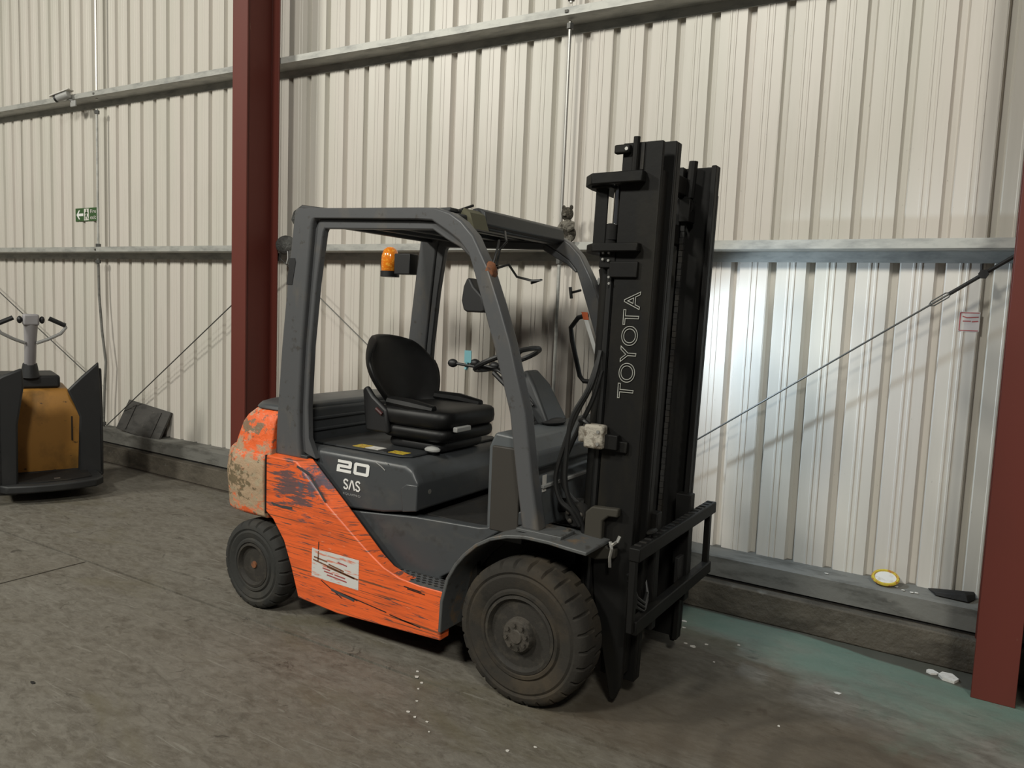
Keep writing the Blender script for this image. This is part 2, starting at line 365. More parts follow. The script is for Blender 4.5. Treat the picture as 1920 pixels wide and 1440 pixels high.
def column(x0, label):
    m = MB(); y0, y1 = .66, .965; xc = x0 + .0825
    m.prism([(x0, y0), (x0 + .165, y0), (x0 + .165, y0 + .012), (xc + .006, y0 + .014), (xc + .006, y1 - .014), (x0 + .165, y1 - .012), (x0 + .165, y1), (x0, y1), (x0, y1 - .012), (xc - .006, y1 - .014), (xc - .006, y0 + .014), (x0, y0 + .012)], 0.0, 8.0, 'z')
    t = thing('steel_column', label, 'column', (xc, .81, 0))
    m.build('i_beam', RED, t, bevel=.002, seg=1)
    for zz in (.5,):
        pass
    for zz in (2.0, 3.42):
        B('cleat', (xc - .05, y1, zz - .09), (xc + .05, y1 + .008, zz + .07), RED, t)
    return t
column(-3.513, 'dark red steel I-beam column behind the rear of the orange forklift')
column(1.479, 'dark red steel I-beam column at the right edge of the photo')

def rail(z, label, tilt):
    t = thing('wall_rail', label, 'rail', (-3, 1.05, z - .06))
    m = MB().prism([(.972, z + .004), (.972, z - .042), (.980, z - .046), (1.130, z - .046), (1.130, z - .100), (1.1265, z - .100), (1.1265, z - .0425), (.982, z - .0425), (.9755, z - .038), (.9755, z + .004)], -14, 6.5, 'x')
    m.build('rail_section', GALV, t)
    t.rotation_euler = (0, tilt, 0)
    for x in (-5.93, -3.43, -.87, 1.56):
        B('sleeve_bolt', (x - .012, .964, z - .03), (x + .012, .972, z - .012), DGALV, t, bevel=.003)
    return t
rail(2.043, 'lower galvanised steel rail along the wall at forklift roof height', .005)
rail(3.455, 'upper galvanised steel rail high along the wall near the top edge', .020)

def tie_rod(x, z0, z1, r, mat, label, bow=None):
    t = thing('tie_rod', label, 'rod', (x, 1.0, z0))
    p = bow or [(x, 1.03, z0), (x, 1.03, z1)]
    MB().tube(p, r, 10).build('rod', mat, t)
    for z in (z0 + .03, z1 - .03):
        MB().lathe([(.0, -.016), (r + .012, -.016), (r + .012, .016), (0, .016)], (p[0 if z < (z0 + z1) / 2 else -1][0], 1.03, z), 'z', 6).build('nut', CABLE, t)
    return t
tie_rod(-.875, 2.05, 3.355, .011, BRIGHT, 'bright vertical steel tube between the two rails right of centre')
tie_rod(-.875, 3.46, 6.0, .011, BRIGHT, 'bright vertical steel rod stub above the upper rail at the top edge')
tie_rod(-.875, .31, 1.955, .011, GALV, 'vertical steel tube behind the steering wheel below the lower rail')
tie_rod(-5.98, 2.05, 3.37, .011, GALV, 'thin vertical rod just right of the green exit sign')
tie_rod(-5.98, 3.46, 6.0, .011, BRIGHT, 'thin bright vertical rod above the small security camera')
tie_rod(-5.95, .31, 1.955, .012, DGALV, 'slightly bowed vertical rod behind the pallet truck side guard',
        [(-5.985, 1.03, 1.955), (-5.975, 1.03, 1.6), (-5.93, 1.03, 1.25), (-5.87, 1.03, .95), (-5.90, 1.03, .65), (-5.92, 1.03, .31)][::-1])

def brace(a, b, label, buckle=False, r=.0045):
    a, b = Vector(a), Vector(b); t = thing('brace_cable', label, 'cable', tuple(a))
    d = (b - a); L = d.length; d.normalize()
    MB().tube([a, b], r, 8).build('cable', CABLE, t)
    u = d.cross(Vector((0, 1, 0))).normalized()
    if buckle:
        # turnbuckle frame, threaded rod and fork near the column
        s0 = b - d * .42
        for sg in (-1, 1): MB().tube([s0, s0 + d * .02 + u * .012 * sg, s0 + d * .09 + u * .012 * sg, s0 + d * .11], .0035, 6).build('turnbuckle_side', CABLE, t)
        MB().tube([s0 + d * .10, b - d * .02], .009, 8).build('threaded_rod', CHAS, t)
        MB().lathe([(0, -.02), (.022, -.02), (.022, .02), (0, .02)], tuple(b - d * .16), 'y', 6).build('nut', CHAS, t)
        MB().tube([b - d * .17 - u * .00, b - d * .14 + u * .045], .008, 6).build('clevis_pin', CHAS, t)
    B('end_plate', (b.x - .02, b.y - .004, b.z - .03), (b.x + .02, b.y + .004, b.z + .03), CABLE, t)
    return t
brace((-.80, 1.05, .30), (1.50, .985, 1.955), 'diagonal steel cable with turnbuckle rising to the right hand column', True)
brace((-.95, 1.05, .30), (-3.36, .985, 1.955), 'diagonal cable seen through the cab behind the black seat', False, .004)
brace((-5.90, 1.05, .32), (-3.48, .99, 1.86), 'diagonal cable rising from behind the leaning board to the left column', False, .005)
brace((-6.05, 1.05, .72), (-8.5, .99, 1.87), 'diagonal cable behind the pallet truck tiller at the left edge', False, .005)
B('steel_column_foot', (1, 1, 1), (1.001, 1.001, 1.001), RED) if False else None

# sign, camera, notice
t = thing('exit_sign', 'green and white fire exit sign with left arrow and running man', 'sign', (-6.2, 1.12, 2.38))
sx0, sx1, sz0, sz1 = -6.55, -6.13, 2.335, 2.465
B('sign_board', (sx0, 1.121, sz0), (sx1, 1.1285, sz1), GREEN, t)
def flatpoly(name, pts, y, mat, parent, axis='y', th=.0012, **k): return MB().prism(pts, y - th, y, axis).build(name, mat, parent, **k)
cz = (sz0 + sz1) / 2
flatpoly('arrow', [(sx0 + .02, cz), (sx0 + .065, cz + .045), (sx0 + .085, cz + .045), (sx0 + .058, cz + .013), (sx0 + .145, cz + .013), (sx0 + .145, cz - .013), (sx0 + .058, cz - .013), (sx0 + .085, cz - .045), (sx0 + .065, cz - .045)], 1.121, WHITE, t)
flatpoly('doorway', [(sx0 + .16, sz0 + .008), (sx0 + .245, sz0 + .008), (sx0 + .245, sz1 - .008), (sx0 + .16, sz1 - .008)], 1.121, PAPER, t)
mm = MB(); X0 = sx0 + .205
mm.lathe([(0, 0), (.010, 0), (.010, .001), (0, .001)], (X0 + .002, 1.1188, cz + .042), 'y', 10)
for p, q, wd in (((X0, cz + .03), (X0 - .006, cz - .005), .010), ((X0 - .006, cz - .005), (X0 - .028, cz - .022), .006), ((X0 - .028, cz - .022), (X0 - .026, cz - .05), .005), ((X0 - .004, cz - .005), (X0 + .012, cz - .028), .006), ((X0 + .012, cz - .028), (X0 + .030, cz - .045), .005), ((X0, cz + .025), (X0 - .028, cz + .012), .005), ((X0 + .002, cz + .025), (X0 + .026, cz + .010), .005)):
    d = Vector((q[0] - p[0], q[1] - p[1])).normalized(); n_ = Vector((-d.y, d.x)) * wd
    mm.prism([(p[0] + n_.x, p[1] + n_.y), (q[0] + n_.x, q[1] + n_.y), (q[0] - n_.x, q[1] - n_.y), (p[0] - n_.x, p[1] - n_.y)], 1.1188, 1.1198)
mm.build('running_man', GREEN, t)
text('Fire', PAPER, t, (sx0 + .275, 1.1205, cz + .012), (1, 0, 0), (0, 0, 1), .10, .036)
text('exit', PAPER, t, (sx0 + .275, 1.1205, cz - .048), (1, 0, 0), (0, 0, 1), .10, .036)

t = thing('security_camera', 'small grey security camera mounted on the upper wall rail', 'camera', (-6.42, .95, 3.5))
P0 = Vector((-6.28, .93, 3.515)); d = Vector((-1, -.45, -.35)).normalized()
MB().tube([P0, P0 + d * .13], .036, 12).build('housing', GREY, t, bevel=.006)
MB().tube([P0 + d * .12, P0 + d * .15], .034, 12).build('lens_window', PLAST, t)
MB().tube([P0 + Vector((0, 0, .036)) - d * .02, P0 + Vector((0, 0, .032)) + d * .19], .03, flat=(.040, .005)).build('sun_shield', PAPER, t)
MB().tube([P0 + d * .05, P0 + Vector((-.01, .03, -.05)), (-6.27, .966, 3.44)], .013, 8).build('bracket', GREY, t)
B('mounting_plate', (-6.31, .955, 3.405), (-6.22, .972, 3.462), GREY, t, bevel=.004)

t = thing('notice', 'small faded red bordered notice on the cladding near the right column', 'sign', (1.36, 1.13, 1.64))
B('sheet', (1.285, 1.1275, 1.595), (1.372, 1.1297, 1.690), PAPERP, t)
def strokes(name, segs, y, mat, parent, wd):
    m = MB()
    for p, q in segs:
        d = Vector((q[0] - p[0], q[1] - p[1])); L = d.length; d.normalize(); n_ = Vector((-d.y, d.x)) * wd
        m.prism([(p[0] + n_.x, p[1] + n_.y), (q[0] + n_.x, q[1] + n_.y), (q[0] - n_.x, q[1] - n_.y), (p[0] - n_.x, p[1] - n_.y)], y - .0008, y)
    return m.build(name, mat, parent, kind='stuff')
strokes('printed_border', [((1.29, 1.60), (1.29, 1.685)), ((1.29, 1.685), (1.368, 1.685)), ((1.29, 1.60), (1.368, 1.60))], 1.1273, REDP, t, .0022)
strokes('printed_marks', [((1.30, 1.668), (1.318, 1.662)), ((1.318, 1.662), (1.366, 1.666)), ((1.302, 1.645), (1.335, 1.645)), ((1.340, 1.643), (1.366, 1.646))], 1.1273, REDP, t, .0028)

# things on the rails and ledge
t = thing('plush_toy', 'small grey-brown plush toy sitting on the lower rail beside the mast', 'toy', (-.80, 1.0, 2.03))
MB().ball((-.80, .995, 2.085), (.048, .042, .052), jit=.06).build('lower_body', FURD, t, sub=1)
MB().ball((-.805, .985, 2.135), (.040, .036, .040), jit=.08).build('torso', FURL, t, sub=1)
MB().ball((-.81, .985, 2.205), (.040, .038, .042), jit=.06).build('head', FURD, t, sub=1)
for sx in (-1, 1):
    MB().ball((-.81 + sx * .026, .985, 2.243), (.014, .010, .016), 8, 6).build('ear', FURD, t, sub=1)
    MB().tube([(-.805 + sx * .035, .98, 2.15), (-.80 + sx * .045, .955, 2.12), (-.80 + sx * .02, .935, 2.105)], [.014, .013, .015], 8).build('arm', FURL, t)
    MB().tube([(-.80 + sx * .03, .97, 2.06), (-.80 + sx * .035, .93, 2.05)], [.018, .02], 8).build('foot', FURL, t)
B('snout', (-.822, .938, 2.188), (-.798, .955, 2.205), FURL, t, bevel=.006)

t = thing('rag_bundle', 'crumpled grey rag bundle hooked on the lower rail beside the left column', 'rag', (-3.22, .95, 1.98))
MB().ball((-3.245, .95, 2.045), (.105, .055, .075), 12, 8, jit=.14).build('bundle', RAG, t, sub=1)
MB().tube([(-3.18, .94, 2.00), (-3.165, .935, 1.95), (-3.185, .93, 1.90), (-3.16, .93, 1.86)], [.012, .016, .010, .006], 7).build('loose_end', RAG, t)
MB().tube([(-3.20, .93, 2.02), (-3.19, .925, 1.94), (-3.205, .925, 1.90)], .006, 6).build('cord', GREY, t)

bm_ = MB().box((-.335, 0, 0), (.335, .022, .30)); mt = Matrix.Translation((-5.30, .985, .302)) @ Matrix.Rotation(math.radians(5), 4, 'Y') @ Matrix.Rotation(math.radians(-24), 4, 'X')
bm_.v = [tuple(mt @ Vector(v)) for v in bm_.v]
t = thing('leaning_board', 'dark square board leaning against the wall on the ledge behind the pallet truck', 'board', (-5.3, 1.0, .30))
bm_.build('panel', BOARD, t, bevel=.004)
for dx, in ((-.2,), (.2,)):
    m = MB().box((dx - .02, -.008, .02), (dx + .02, 0, .27)); m.v = [tuple(mt @ Vector(v)) for v in m.v]; m.build('batten', BOARD, t)

t = MB(); t.lathe([(.052, -.006), (.058, 0), (.052, .006), (.044, .006), (.040, 0), (.044, -.006)], (0, 0, 0), 'y', 24)
mt = Matrix.Translation((1.075, 1.06, .336)) @ Matrix.Rotation(math.radians(-66), 4, 'X') @ Matrix.Scale(1.1, 4, (1, 0, 0))
m = MB(); 
ringv = []
for k, (r, h) in enumerate([(.056, -.008), (.060, 0), (.056, .008), (.048, .008), (.044, 0), (.048, -.008)]):
    ringv.append([mt @ Vector((r * math.cos(2 * PI * i / 28), h, r * math.sin(2 * PI * i / 28))) for i in range(28)])
m.loft(ringv + [ringv[0]], cap=False)
o = m.build('tape_roll', YEL); tag(o, 'yellow ring of tape propped on the wall ledge at lower right', 'tape')
mrk = MB(); mrk.loft([[mt @ Vector((.046 * math.cos(2 * PI * i / 20), h, .046 * math.sin(2 * PI * i / 20))) for i in range(20)] for h in (-.002, .002)]); mrk.build('inner_disc', PAPER, o)

random.seed(3)
m = MB(); m.loft([[(1.27, 1.10, .306), (1.30, 1.03, .306), (1.44, 1.02, .306), (1.47, 1.09, .306)], [(1.26, 1.11, .312), (1.30, 1.035, .322), (1.43, 1.03, .336), (1.468, 1.10, .330)], [(1.30, 1.11, .318), (1.34, 1.06, .332), (1.42, 1.05, .345), (1.46, 1.11, .338)]])
tag(m.build('scrap_plate', CHAS, bevel=.003), 'dark flat lump of bent scrap on the ledge beside the right column', 'scrap')
def scrap(x, y, z, s, label, group=None, mat=PAPER, h=.002):
    n = random.randint(5, 7); a0 = random.random() * 6
    pts = [(x + s * random.uniform(.4, 1) * math.cos(a0 + 2 * PI * i / n), y + s * random.uniform(.3, .8) * math.sin(a0 + 2 * PI * i / n)) for i in range(n)]
    o = MB().prism(pts, z, z + h, 'z').build('paper_scrap', mat)
    return tag(o, label, 'litter', group)
random.seed(11)
scrap(1.385, .80, .001, .07, 'largest torn white paper scrap on the floor against the right column foot', h=.012)
scrap(1.32, .82, .001, .035, 'small torn white scrap beside the largest one near the right column foot', h=.008)
scrap(.986, .337, .0005, .020, 'lone white scrap on the green painted floor')
scrap(.836, -.101, .0005, .012, 'tiny white scrap on the brown stained floor at bottom right')
G = 'small white scraps on the floor before the front wheel'
for x, y, s in ((-.569, -.642, .016), (-.60, -.60, .010), (-.52, -.67, .010), (-.50, -.72, .009), (-.416, -.886, .012), (-.37, -.90, .009), (-.31, -.90, .011), (-.44, -.80, .008), (-.26, -.95, .009), (.05, -.88, .010), (.12, -.80, .008)):
    scrap(x, y, .0005, s, 'small white scrap on the concrete in front of the big front wheel', G)
G = 'white chips on the floor below the carriage'
for x, y, s in ((.17, .68, .02), (.27, .42, .014), (.316, .404, .022), (.36, .47, .014), (.494, .562, .014), (.20, .60, .014), (.45, .30, .010)):
    scrap(x, y, .0005, s, 'white chip on the dark floor below the fork carriage', G)
G = 'white crumbs on the ledge at right'
for x in (.80, 1.13, 1.16, 1.20, 1.22): scrap(x, 1.02 + random.uniform(-.02, .03), .304, .013, 'white crumb on the wall ledge beside the yellow tape ring', G)
scrap(-1.80, -1.62, .0005, .018, 'dark flake on the open floor at lower left', mat=CHAS)

# dark cabinet past the right column
t = thing('plastic_crate', 'very dark blue crate just visible past the right column', 'crate', (2.1, .75, 0))
B('crate_body', (1.76, .50, .0), (2.36, .86, .50), NAVY, t, bevel=.01)
for zz in (.12, .24, .36): B('rib', (1.75, .49, zz), (2.37, .87, zz + .02), NAVY, t, bevel=.004)
B('lid', (1.745, .485, .50), (2.375, .875, .53), DKPAINT, t, bevel=.008)
OX = -.85   # forklift root x
# ================================================================ FORKLIFT
FK = thing('forklift', 'orange and grey counterbalance forklift truck with tall black mast and open cab', 'forklift', (OX, 0, 0))
# --- counterweight
def cw_ring(z, hw, xr, rad, xf=-1.625, n=7):
    pts = [(xf, -hw, z), (xr + rad * .9, -hw, z)]
    for i in range(1, n):
        a = i / n * PI / 2
        pts.append((xr + rad * .9 - rad * .9 * math.sin(a), -hw + rad - rad * math.cos(a), z))
    pts += [(xr, -hw + rad, z), (xr, 0, z)]
    return pts + [(x, -y, zz) for x, y, zz in reversed(pts[:-1])]
m = MB(); m.loft([cw_ring(.490, .545, -2.09, .30, -1.652), cw_ring(.505, .565, -2.115, .30, -1.652), cw_ring(.60, .575, -2.12, .31, -1.652), cw_ring(.70, .58, -2.125, .31, -1.652), cw_ring(.80, .575, -2.11, .31, -1.652), cw_ring(.826, .565, -2.10, .31, -1.652)])
cw = m.build('counterweight', CWT, FK, bevel=.006)
m = MB(); m.loft([cw_ring(.815, .555, -2.09, .31), cw_ring(.87, .548, -2.075, .31), cw_ring(.96, .535, -2.04, .30), cw_ring(1.0, .525, -2.00, .28), cw_ring(1.035, .505, -1.95, .26), cw_ring(1.05, .48, -1.91, .22)])
m.build('upper_block', CWT, cw, bevel=.006)
B('step_ledge', (-1.655, -.56, .824), (-1.66, .56, .826), CWT, cw)
m = MB(); m.loft([cw_ring(1.045, .50, -1.93, .22, -1.57), cw_ring(1.07, .49, -1.90, .2, -1.575), cw_ring(1.085, .45, -1.85, .15, -1.60)])
m.build('radiator_cover', BODY, FK, bevel=.008)
B('radiator_front', (-1.60, -.44, .80), (-1.56, .47, 1.055), BODY, FK, bevel=.015)
for z in (.93, .99): B('cover_rib', (-1.565, -.42, z), (-1.55, .45, z + .018), BODY, FK, bevel=.006)
# --- orange side panels
OUT = [(-1.645, .824), (-1.433, .825), (-1.216, .640), (-.956, .473), (-.845, .412), (-.749, .384), (-.634, .375), (-.505, .376), (-.508, .153), (-1.131, .120), (-1.401, .135), (-1.454, .28), (-1.51, .406), (-1.591, .502), (-1.645, .534)]
INN = [(-1.645, .838), (-1.375, .835), (-1.130, .640), (-.90, .450), (-.83, .405), (-.749, .384), (-.634, .375), (-.505, .376), (-.508, .153), (-1.131, .120), (-1.401, .135), (-1.454, .28), (-1.51, .406), (-1.591, .502), (-1.645, .534)]
for s in (-1, 1):
    m = MB(); m.prism(OUT, s * .565, s * .50, 'y', INN)
    sp = m.build('side_panel', ORANGE, FK, bevel=.006, seg=2)
    if s == -1: nsp = sp
B('panel_seam', (-1.651, -.567, .525), (-1.646, -.50, .825), CHAS, FK)
# side label with torn print
B('side_label', (-1.305, -.5668, .268), (-.995, -.5652, .412), MAT('scratched_white_label', (.60, .585, .56), .6, 0, [((.62, .16, .08), (9, 9, 70), .56, .62, .85, 6), ((.35, .33, .31), (14, 14, 50), .58, .66, .7)]), nsp, label='scratched white label')
random.seed(5)
strokes('label_scratches', [((-1.295, .355), (-1.0, .318)), ((-1.20, .338), (-1.02, .318)), ((-1.29, .37), (-1.20, .362)), ((-1.26, .405), (-1.262, .352)), ((-1.19, .352), (-1.09, .338))], -.5669, RUSTY, nsp, .0035)
strokes('label_print', [((-1.22, .312 - .0), (-1.16, .309)), ((-1.15, .309), (-1.08, .305)), ((-1.20, .298), (-1.07, .290)), ((-1.13, .375), (-1.07, .368)), ((-1.23, .326), (-1.18, .323))], -.5669, REDP, nsp, .003)
strokes('deep_scratches', [((-1.14, .232), (-.82, .205)), ((-1.10, .228), (-1.0, .216)), ((-.80, .20), (-.62, .185)), ((-1.24, .262), (-1.10, .205)), ((-.72, .352), (-.62, .348)), ((-.70, .345), (-.60, .341)), ((-1.26, .45), (-1.262, .41)), ((-.74, .193), (-.66, .189))], -.5662, CHAS, nsp, .0022)
strokes('primer_gouges', [((-1.17, .232), (-1.02, .212)), ((-1.42, .80), (-1.33, .775)), ((-1.33, .772), (-1.22, .655)), ((-1.60, .585), (-1.52, .578)), ((-1.52, .578), (-1.45, .585))], -.5664, BODY, nsp, .006)
# --- engine hood
hood = [(-1.52, .60), (-1.163, .615), (-.943, .632), (-.735, .672), (-.735, .800), (-.775, .870), (-.815, .888), (-1.52, .888)]
m = MB()
R = lambda y, ins: [(x, y, z - (ins if z > .8 else 0)) for x, z in hood]
m.loft([R(-.47, .025), R(-.455, .006), R(-.43, 0), R(.43, 0), R(.455, .006), R(.47, .025)])
hd = m.build('engine_hood', BODY, FK, bevel=.012, seg=3, ang=50)
m = MB(); m.prism([(-1.49, -.40), (-.90, -.40), (-.86, -.36), (-.86, .36), (-.90, .40), (-1.49, .40)], .888, .900, 'z'); m.build('hood_top_panel', GUARD_D, hd, bevel=.006)
m = MB(); m.prism([(-.82, .655), (-.735, .672), (-.735, .795), (-.80, .792), (-.835, .765)], -.474, -.455); m.build('corner_pocket', BODY, hd, bevel=.006)
m = MB().lathe([(0, 0), (.012, 0), (.012, .006), (0, .006)], (-.740, -.38, .75), 'x', 12); m.build('latch', BRIGHT, hd)
def Q(x, z): return -1.0 + 0 * x
# "20" in a squared font, slightly italic
def glyph(name, polys, x, z, h, mat, parent, y=-.4722):
    m = MB()
    for p in polys:
        m.prism([(x + (a + .12 * b_) * h, z + b_ * h) for a, b_ in p], y - .0012, y)
    return m.build(name, mat, parent)
T_ = .24
two = [[(.05, 1), (1.45, 1), (1.6, .9), (1.6, 1 - T_ + .0), (.05, 1 - T_)], [(1.25, 1 - T_), (1.6, 1 - T_), (1.6, .48), (1.5, .38), (1.25, .38)], [(.1, .62), (1.25, .62), (1.25, .38), (.0, .38), (.0, .52)], [(.0, .38), (.34, .38), (.34, .0), (.0, .0)], [(.34, T_), (1.6, T_), (1.6, 0), (.34, 0)]]
zero = [[(.15, 1), (1.5, 1), (1.65, .88), (1.65, 1 - T_), (0, 1 - T_), (0, .88)], [(0, 1 - T_), (.32, 1 - T_), (.32, T_), (0, T_)], [(1.33, 1 - T_), (1.65, 1 - T_), (1.65, T_), (1.33, T_)], [(0, T_), (1.65, T_), (1.65, .12), (1.5, 0), (.15, 0), (0, .12)]]
strokes('edge_scratches', [((-.99, .868), (-.955, .852)), ((-.955, .852), (-.93, .836)), ((-.93, .875), (-.915, .868))], -.4725, GREY, hd, .0022)
glyph('number_two', two, -1.243, .788, .060, WHITE, hd); glyph('number_zero', zero, -1.132, .788, .060, WHITE, hd)
def poly_stroke(name, paths, y, mat, parent, wd):
    m = MB()
    for p in paths: m.tube([(x, y, z) for x, z in p], 1, flat=(.0008, wd))
    return m.build(name, mat, parent)
def Sp(x, z, w_, h): return [(x + w_ * a, z + h * b_) for a, b_ in ((.95, .82), (.75, .97), (.35, .97), (.1, .82), (.15, .64), (.8, .40), (.92, .2), (.7, .04), (.3, .04), (.05, .2))]
poly_stroke('lettering', [Sp(-1.195, .708, .030, .048), [(-1.158, .708), (-1.141, .756), (-1.137, .756), (-1.122, .708)], Sp(-1.116, .708, .030, .048)], -.4722, WHITE, hd, .0040)
text('EQUIPPED', DIMW, hd, (-1.197, -.4712, .678), (1, 0, 0), (0, 0, 1), .115, .012).location = (0, 0, 0)
# stickers on the hood
def quad(name, cx, cy, w_, d_, z, mat, parent, rot=0):
    c_, s_ = math.cos(rot), math.sin(rot)
    return MB().prism([(cx + c_ * a - s_ * b_, cy + s_ * a + c_ * b_) for a, b_ in ((-w_, -d_), (w_, -d_), (w_, d_), (-w_, d_))], z, z + .0012, 'z').build(name, mat, parent)
quad('warning_sticker', -1.20, -.335, .040, .035, .900, YEL, hd); quad('instruction_sticker', -1.115, -.335, .042, .033, .900, PAPER, hd)
quad('warning_sticker', -.955, -.345, .050, .03, .900, YEL, hd); B('hood_latch_recess', (-1.06, -.385, .893), (-1.00, -.33, .903), PLAST, hd, bevel=.004)
# --- lower body, floor, step
arch = [(-.60, .39), (-.52, .44), (-.47, .50), (-.39, .590), (-.258, .684), (-.19, .705)]
for s in (-1, 1):
    m = MB(); m.prism([(-1.30, .60), (-1.174, .600), (-.755, .642), (-.40, .658), (-.36, .666), (-.165, .785), (-.12, .785), (-.12, .71)] + arch[::-1] + [(-.60, .375), (-1.0, .375)], s * .455, s * .40); m.build('lower_body_panel', BODY, FK, bevel=.012, seg=3)
B('floor_plate', (-.76, -.42, .61), (-.20, .42, .638), GUARD_D, FK, bevel=.004)
B('floor_mat', (-.735, -.40, .638), (-.34, .40, .650), CHAS, FK, bevel=.004)
B('chassis', (-1.50, -.40, .16), (-.44, .40, .60), CHAS, FK)
B('front_chassis', (-.44, -.34, .20), (.06, .34, .66), CHAS, FK, bevel=.01)
B('rear_axle_beam', (-1.86, -.34, .18), (-1.62, .34, .50), CHAS, FK, bevel=.01)
B('counterweight_floor', (-2.0, -.36, .46), (-1.5, .36, .56), CHAS, FK)
for s in (-1, 1):
    st = B('step_plate', (-.905, min(s * .562, s * .45), .368), (-.508, max(s * .562, s * .45), .380), DIMW if False else GUARD, FK)
    m = MB()
    for i in range(11):
        for j in range(4):
            x = -.885 + i * .034 + (j % 2) * .017; y = s * (.465 + j * .024)
            m.prism([(x - .013, y), (x, y - .008), (x + .013, y), (x, y + .008)], .3795, .3815, 'z')
    m.build('anti_slip_pattern', CHAS, st, kind='stuff')
# --- front fenders
FO = [(-.508, .20), (-.503, .343), (-.475, .450), (-.435, .520), (-.39, .575), (-.33, .630), (-.258, .672), (-.18, .698), (-.093, .712), (.02, .712), (.10, .705), (.185, .700)]
for s in (-1, 1):
    pairs = []
    for k, (x, z) in enumerate(FO):
        a = FO[max(k - 1, 0)]; b_ = FO[min(k + 1, len(FO) - 1)]; d = Vector((b_[0] - a[0], b_[1] - a[1])).normalized()
        n_ = Vector((d.y, -d.x)) * .016; pairs.append(((x, z), (x + n_.x, z + n_.y)))
    m = MB(); m.strip(pairs, s * .585, s * .34); m.build('fender', FEND, FK, bevel=.004)
    m = MB(); m.strip([((a[0], a[1]), (a[0] + (a[0] + .1) * -.02, a[1] - .05)) for a, _ in pairs], s * .37, s * .34); m.build('inner_arch', CHAS, FK)
    B('pillar_foot_plate', (-.16, min(s * .54, s * .42), .708), (.05, max(s * .54, s * .42), .722), FEND, FK, bevel=.003)
    for bx_ in (-.14, .03):
        MB().lathe([(0, 0), (.012, 0), (.012, .012), (0, .012)], (bx_, s * .44, .72), 'z', 6).build('bolt', HUBM, FK)
# --- overhead guard
PR = [((-1.625, .828), (-1.44, .828)), ((-1.622, .95), (-1.455, .95)), ((-1.614, 1.08), (-1.46, 1.09)), ((-1.590, 1.38), (-1.445, 1.39)), ((-1.555, 1.70), (-1.415, 1.70)), ((-1.518, 1.98), (-1.385, 1.985)), ((-1.510, 2.045), (-1.375, 2.005)), ((-1.495, 2.062), (-1.36, 2.008)),
      ((-.75, 2.038), (-.75, 1.985)), ((-.64, 2.033), (-.66, 1.978)), ((-.563, 2.010), (-.567, 1.925)), ((-.503, 1.975), (-.506, 1.885)), ((-.44, 1.915), (-.455, 1.830)), ((-.359, 1.778), (-.426, 1.755)), ((-.294, 1.626), (-.368, 1.60)), ((-.235, 1.474), (-.316, 1.46)), ((-.198, 1.352), (-.275, 1.34)), ((-.148, 1.194), (-.224, 1.186)), ((-.104, .925), (-.178, .915)), ((-.060, .715), (-.142, .715))]
INR = [((-1.46, .86), (-1.36, .832)), ((-1.46, .95), (-1.415, .93)), ((-1.46, 1.09), (-1.422, 1.09)), ((-1.445, 1.39), (-1.408, 1.39)), ((-1.415, 1.70), (-1.375, 1.70)), ((-1.39, 1.96), (-1.335, 1.945)), ((-1.36, 2.008), (-1.325, 1.962)), ((-.75, 1.985), (-.76, 1.945)), ((-.66, 1.978), (-.67, 1.942)), ((-.575, 1.93), (-.595, 1.90)), ((-.506, 1.888), (-.520, 1.865)), ((-.455, 1.83), (-.463, 1.82))]
gd = []
for s in (-1, 1):
    m = MB(); m.strip(PR, s * .525, s * .455); g1 = m.build('guard_frame', GUARD, FK, bevel=.014, seg=3, ang=45); gd.append(g1)
    m = MB(); m.strip(INR, s * .500, s * .462); m.build('inner_channel', GUARD, g1, bevel=.006)
    B('pillar_base', (-1.635, min(s * .52, s * .42), .828), (-1.40, max(s * .52, s * .42), .848), GUARD_D, g1, bevel=.004)
MB().prism([(-1.555, 1.69), (-1.515, 1.69), (-1.492, 1.80), (-1.498, 1.82), (-1.532, 1.82)], -.5275, -.520).build('vent_slot', PLAST, gd[0])
m = MB().box((-1.50, -.47, 2.022), (-.60, .47, 2.040)); m.build('roof_sheet', GUARD_D, FK, bevel=.004)
for x in (-1.44, -1.28, -1.12, -.96, -.80, -.66): MB().box((x - .018, -.46, 1.99), (x + .018, .46, 2.022)).build('roof_bar', GUARD_D, FK, bevel=.004)
m = MB(); m.prism([(-.63, 2.035), (-.615, 2.058), (-.585, 2.062), (-.545, 2.045), (-.535, 1.985), (-.56, 1.975), (-.60, 2.0)], -.285, .46); m.build('front_visor', GUARD_D, FK, bevel=.006)
B('front_cross_bar', (-.62, -.46, 1.965), (-.56, .46, 2.015), GUARD_D, FK, bevel=.01)
m = MB(); m.prism([(-.62, 1.98), (-.58, 2.045), (-.545, 2.025), (-.52, 1.955)], -.40, -.285); m.build('torn_seal', MAT('torn_khaki_seal', (.10, .095, .06), .9), FK)
MB().tube([(-.60, -.42, 2.03), (-.62, -.36, 2.045), (-.60, -.30, 2.07)], .006, 6).build('torn_strip', RUBB, FK)
MB().tube([(-1.53, -.50, 2.045), (-1.52, -.46, 2.075), (-1.45, -.42, 2.072), (-1.38, -.35, 2.068), (-1.30, -.28, 2.06)], [.008, .012, .007, .006, .004], 6).build('torn_strip', RUBB, FK)
MB().tube([(-1.525, -.5, 2.05), (-1.535, -.5, 2.01), (-1.53, -.49, 1.975)], [.01, .016, .006], 6).build('torn_tail', RAG, FK)
